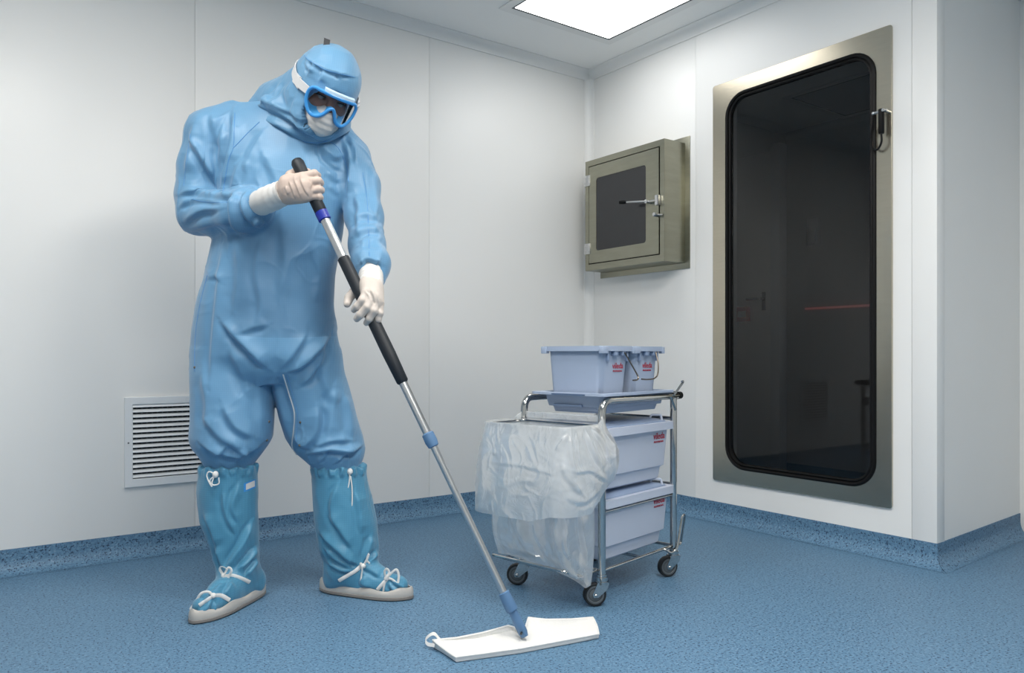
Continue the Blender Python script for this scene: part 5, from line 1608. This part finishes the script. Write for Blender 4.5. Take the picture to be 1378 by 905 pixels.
# upper hand, back of the hand towards the camera, fist round the grip
yA = yp(250)
D = lambda x, y, dy: P(x, y, yA + dy)
palm = [(D(370, 263, 0.018), D(390, 252, -0.010), 0.026, 0.032, ((0, 1, 0), 1.35)),
        (D(388, 246, -0.012), D(408, 240, -0.028), 0.026, 0.018, None), (D(388, 254, -0.012), D(413, 249, -0.034), 0.026, 0.018, None),
        (D(388, 260, -0.008), D(413, 259, -0.032), 0.024, 0.017, None), (D(388, 266, -0.002), D(411, 266, -0.026), 0.020, 0.015, None)]
fing = [([D(407, 238, -0.028), D(423, 233.5, -0.020), D(427, 236, 0.016), D(413, 238, 0.034), D(402, 239, 0.030)], [0.0135, 0.0118, 0.0105, 0.0098, 0.0085]),
        ([D(411, 246, -0.034), D(428, 243.5, -0.022), D(431, 246, 0.016), D(416, 248, 0.036), D(404, 248, 0.030)], [0.0140, 0.0122, 0.0108, 0.0100, 0.0085]),
        ([D(412, 256, -0.032), D(429, 254.5, -0.022), D(432, 256, 0.014), D(418, 258, 0.034), D(407, 258, 0.029)], [0.0135, 0.0118, 0.0104, 0.0096, 0.0082]),
        ([D(411, 265, -0.026), D(429, 264.5, -0.018), D(431, 266, 0.012), D(420, 268, 0.030), D(411, 268, 0.027)], [0.0120, 0.0106, 0.0094, 0.0086, 0.0075]),
        ([D(384, 250, 0.004), D(391, 236, 0.012), D(402, 229, 0.026), D(415, 231, 0.034)], [0.018, 0.0145, 0.0118, 0.0095])]
xs4 = [P(x, y, yA + d) for x, y in ((345, 205), (450, 300)) for d in (-0.08, 0.07)]
lo = np.min(xs4, 0); hi = np.max(xs4, 0)
gl_ex = [([(389, 244), (394, 256), (398, 268)], 1.6, 1.8), ([(396, 242), (402, 256), (405, 266)], 1.6, 1.8), ([(404, 240), (410, 254), (416, 264)], 1.6, 1.5), ([(384, 250), (387, 262)], 1.5, 1.5), ([(415, 240), (421, 248), (418, 256)], 2, -1.5)]
gv1 = hand(lo, hi, palm, fing, 2, M['glove'], gl_ex)


def cuff(pts, rad, parent, seed):
    """ribbed white cuff as a tube along pts"""
    pts = [np.asarray(p, float) for p in spline(pts, 6)]
    n = len(pts); r = np.interp(np.linspace(0, 1, n), np.linspace(0, 1, len(rad)), rad)
    r = [x + 0.0012 * math.sin(i * 1.9 + seed) for i, x in enumerate(r)]
    return MB().tube(pts, r, 28).build('cuff', M['cuff'], parent, True, True, 70)


cuff([P(343, 277, 2.395), P(356, 270.5, yA + 0.055), P(372, 263.5, yA + 0.022), P(382.5, 258.5, yA + 0.006)], [0.034, 0.0385, 0.0395, 0.0375, 0.036], gv1, 0.3)

# lower hand, fingers laid over the sleeve, thumb behind on the left
yL = yp(404)
D = lambda x, y, dy: P(x, y, yL + dy)
palm = [(D(499, 374, 0.050), D(498, 386, 0.012), 0.028, 0.031, None),
        (D(494, 384, 0.008), D(493.5, 394, -0.018), 0.022, 0.0165, None), (D(498, 385, 0.008), D(500.5, 399, -0.022), 0.022, 0.0165, None),
        (D(502, 386, 0.010), D(506.5, 404, -0.018), 0.022, 0.0155, None), (D(506, 387, 0.014), D(510.5, 408, -0.008), 0.020, 0.0140, None)]
fing = [([D(494, 393, -0.018), D(488, 404, -0.034), D(481, 412, -0.030), D(476, 416.5, -0.018)], [0.0145, 0.0120, 0.0108, 0.0092]),
        ([D(500.5, 399, -0.022), D(494, 413, -0.036), D(485, 423.5, -0.032), D(480, 428.5, -0.020)], [0.0145, 0.0122, 0.0110, 0.0094]),
        ([D(506.5, 404, -0.018), D(503, 418, -0.032), D(497, 428.5, -0.028), D(493, 434, -0.018)], [0.0138, 0.0118, 0.0104, 0.0090]),
        ([D(511, 409, -0.008), D(511, 421, -0.020), D(509, 430, -0.018), D(507.5, 434.5, -0.010)], [0.0122, 0.0102, 0.0092, 0.0080]),
        ([D(490, 386, 0.016), D(479, 390, 0.030), D(470, 400, 0.018), D(467, 409, 0.004)], [0.020, 0.0155, 0.0130, 0.0105])]
xs4 = [P(x, y, yL + d) for x, y in ((448, 355), (535, 455)) for d in (-0.08, 0.10)]
lo = np.min(xs4, 0); hi = np.max(xs4, 0)
gl_ex = [([(498, 388), (503, 398), (506, 410)], 1.4, 1.5), ([(506, 392), (509, 404), (511, 416)], 1.4, 1.4), ([(492, 390), (498, 396), (500, 404)], 1.4, -1.2)]
gv2 = hand(lo, hi, palm, fing, 6, M['glove_white'], gl_ex)
cuff([P(499.5, 365, yL + 0.085), P(499, 374, yL + 0.055), P(499, 381, yL + 0.030), P(498.5, 387, yL + 0.010)], [0.033, 0.0365, 0.0365, 0.036, 0.034], gv2, 1.3)
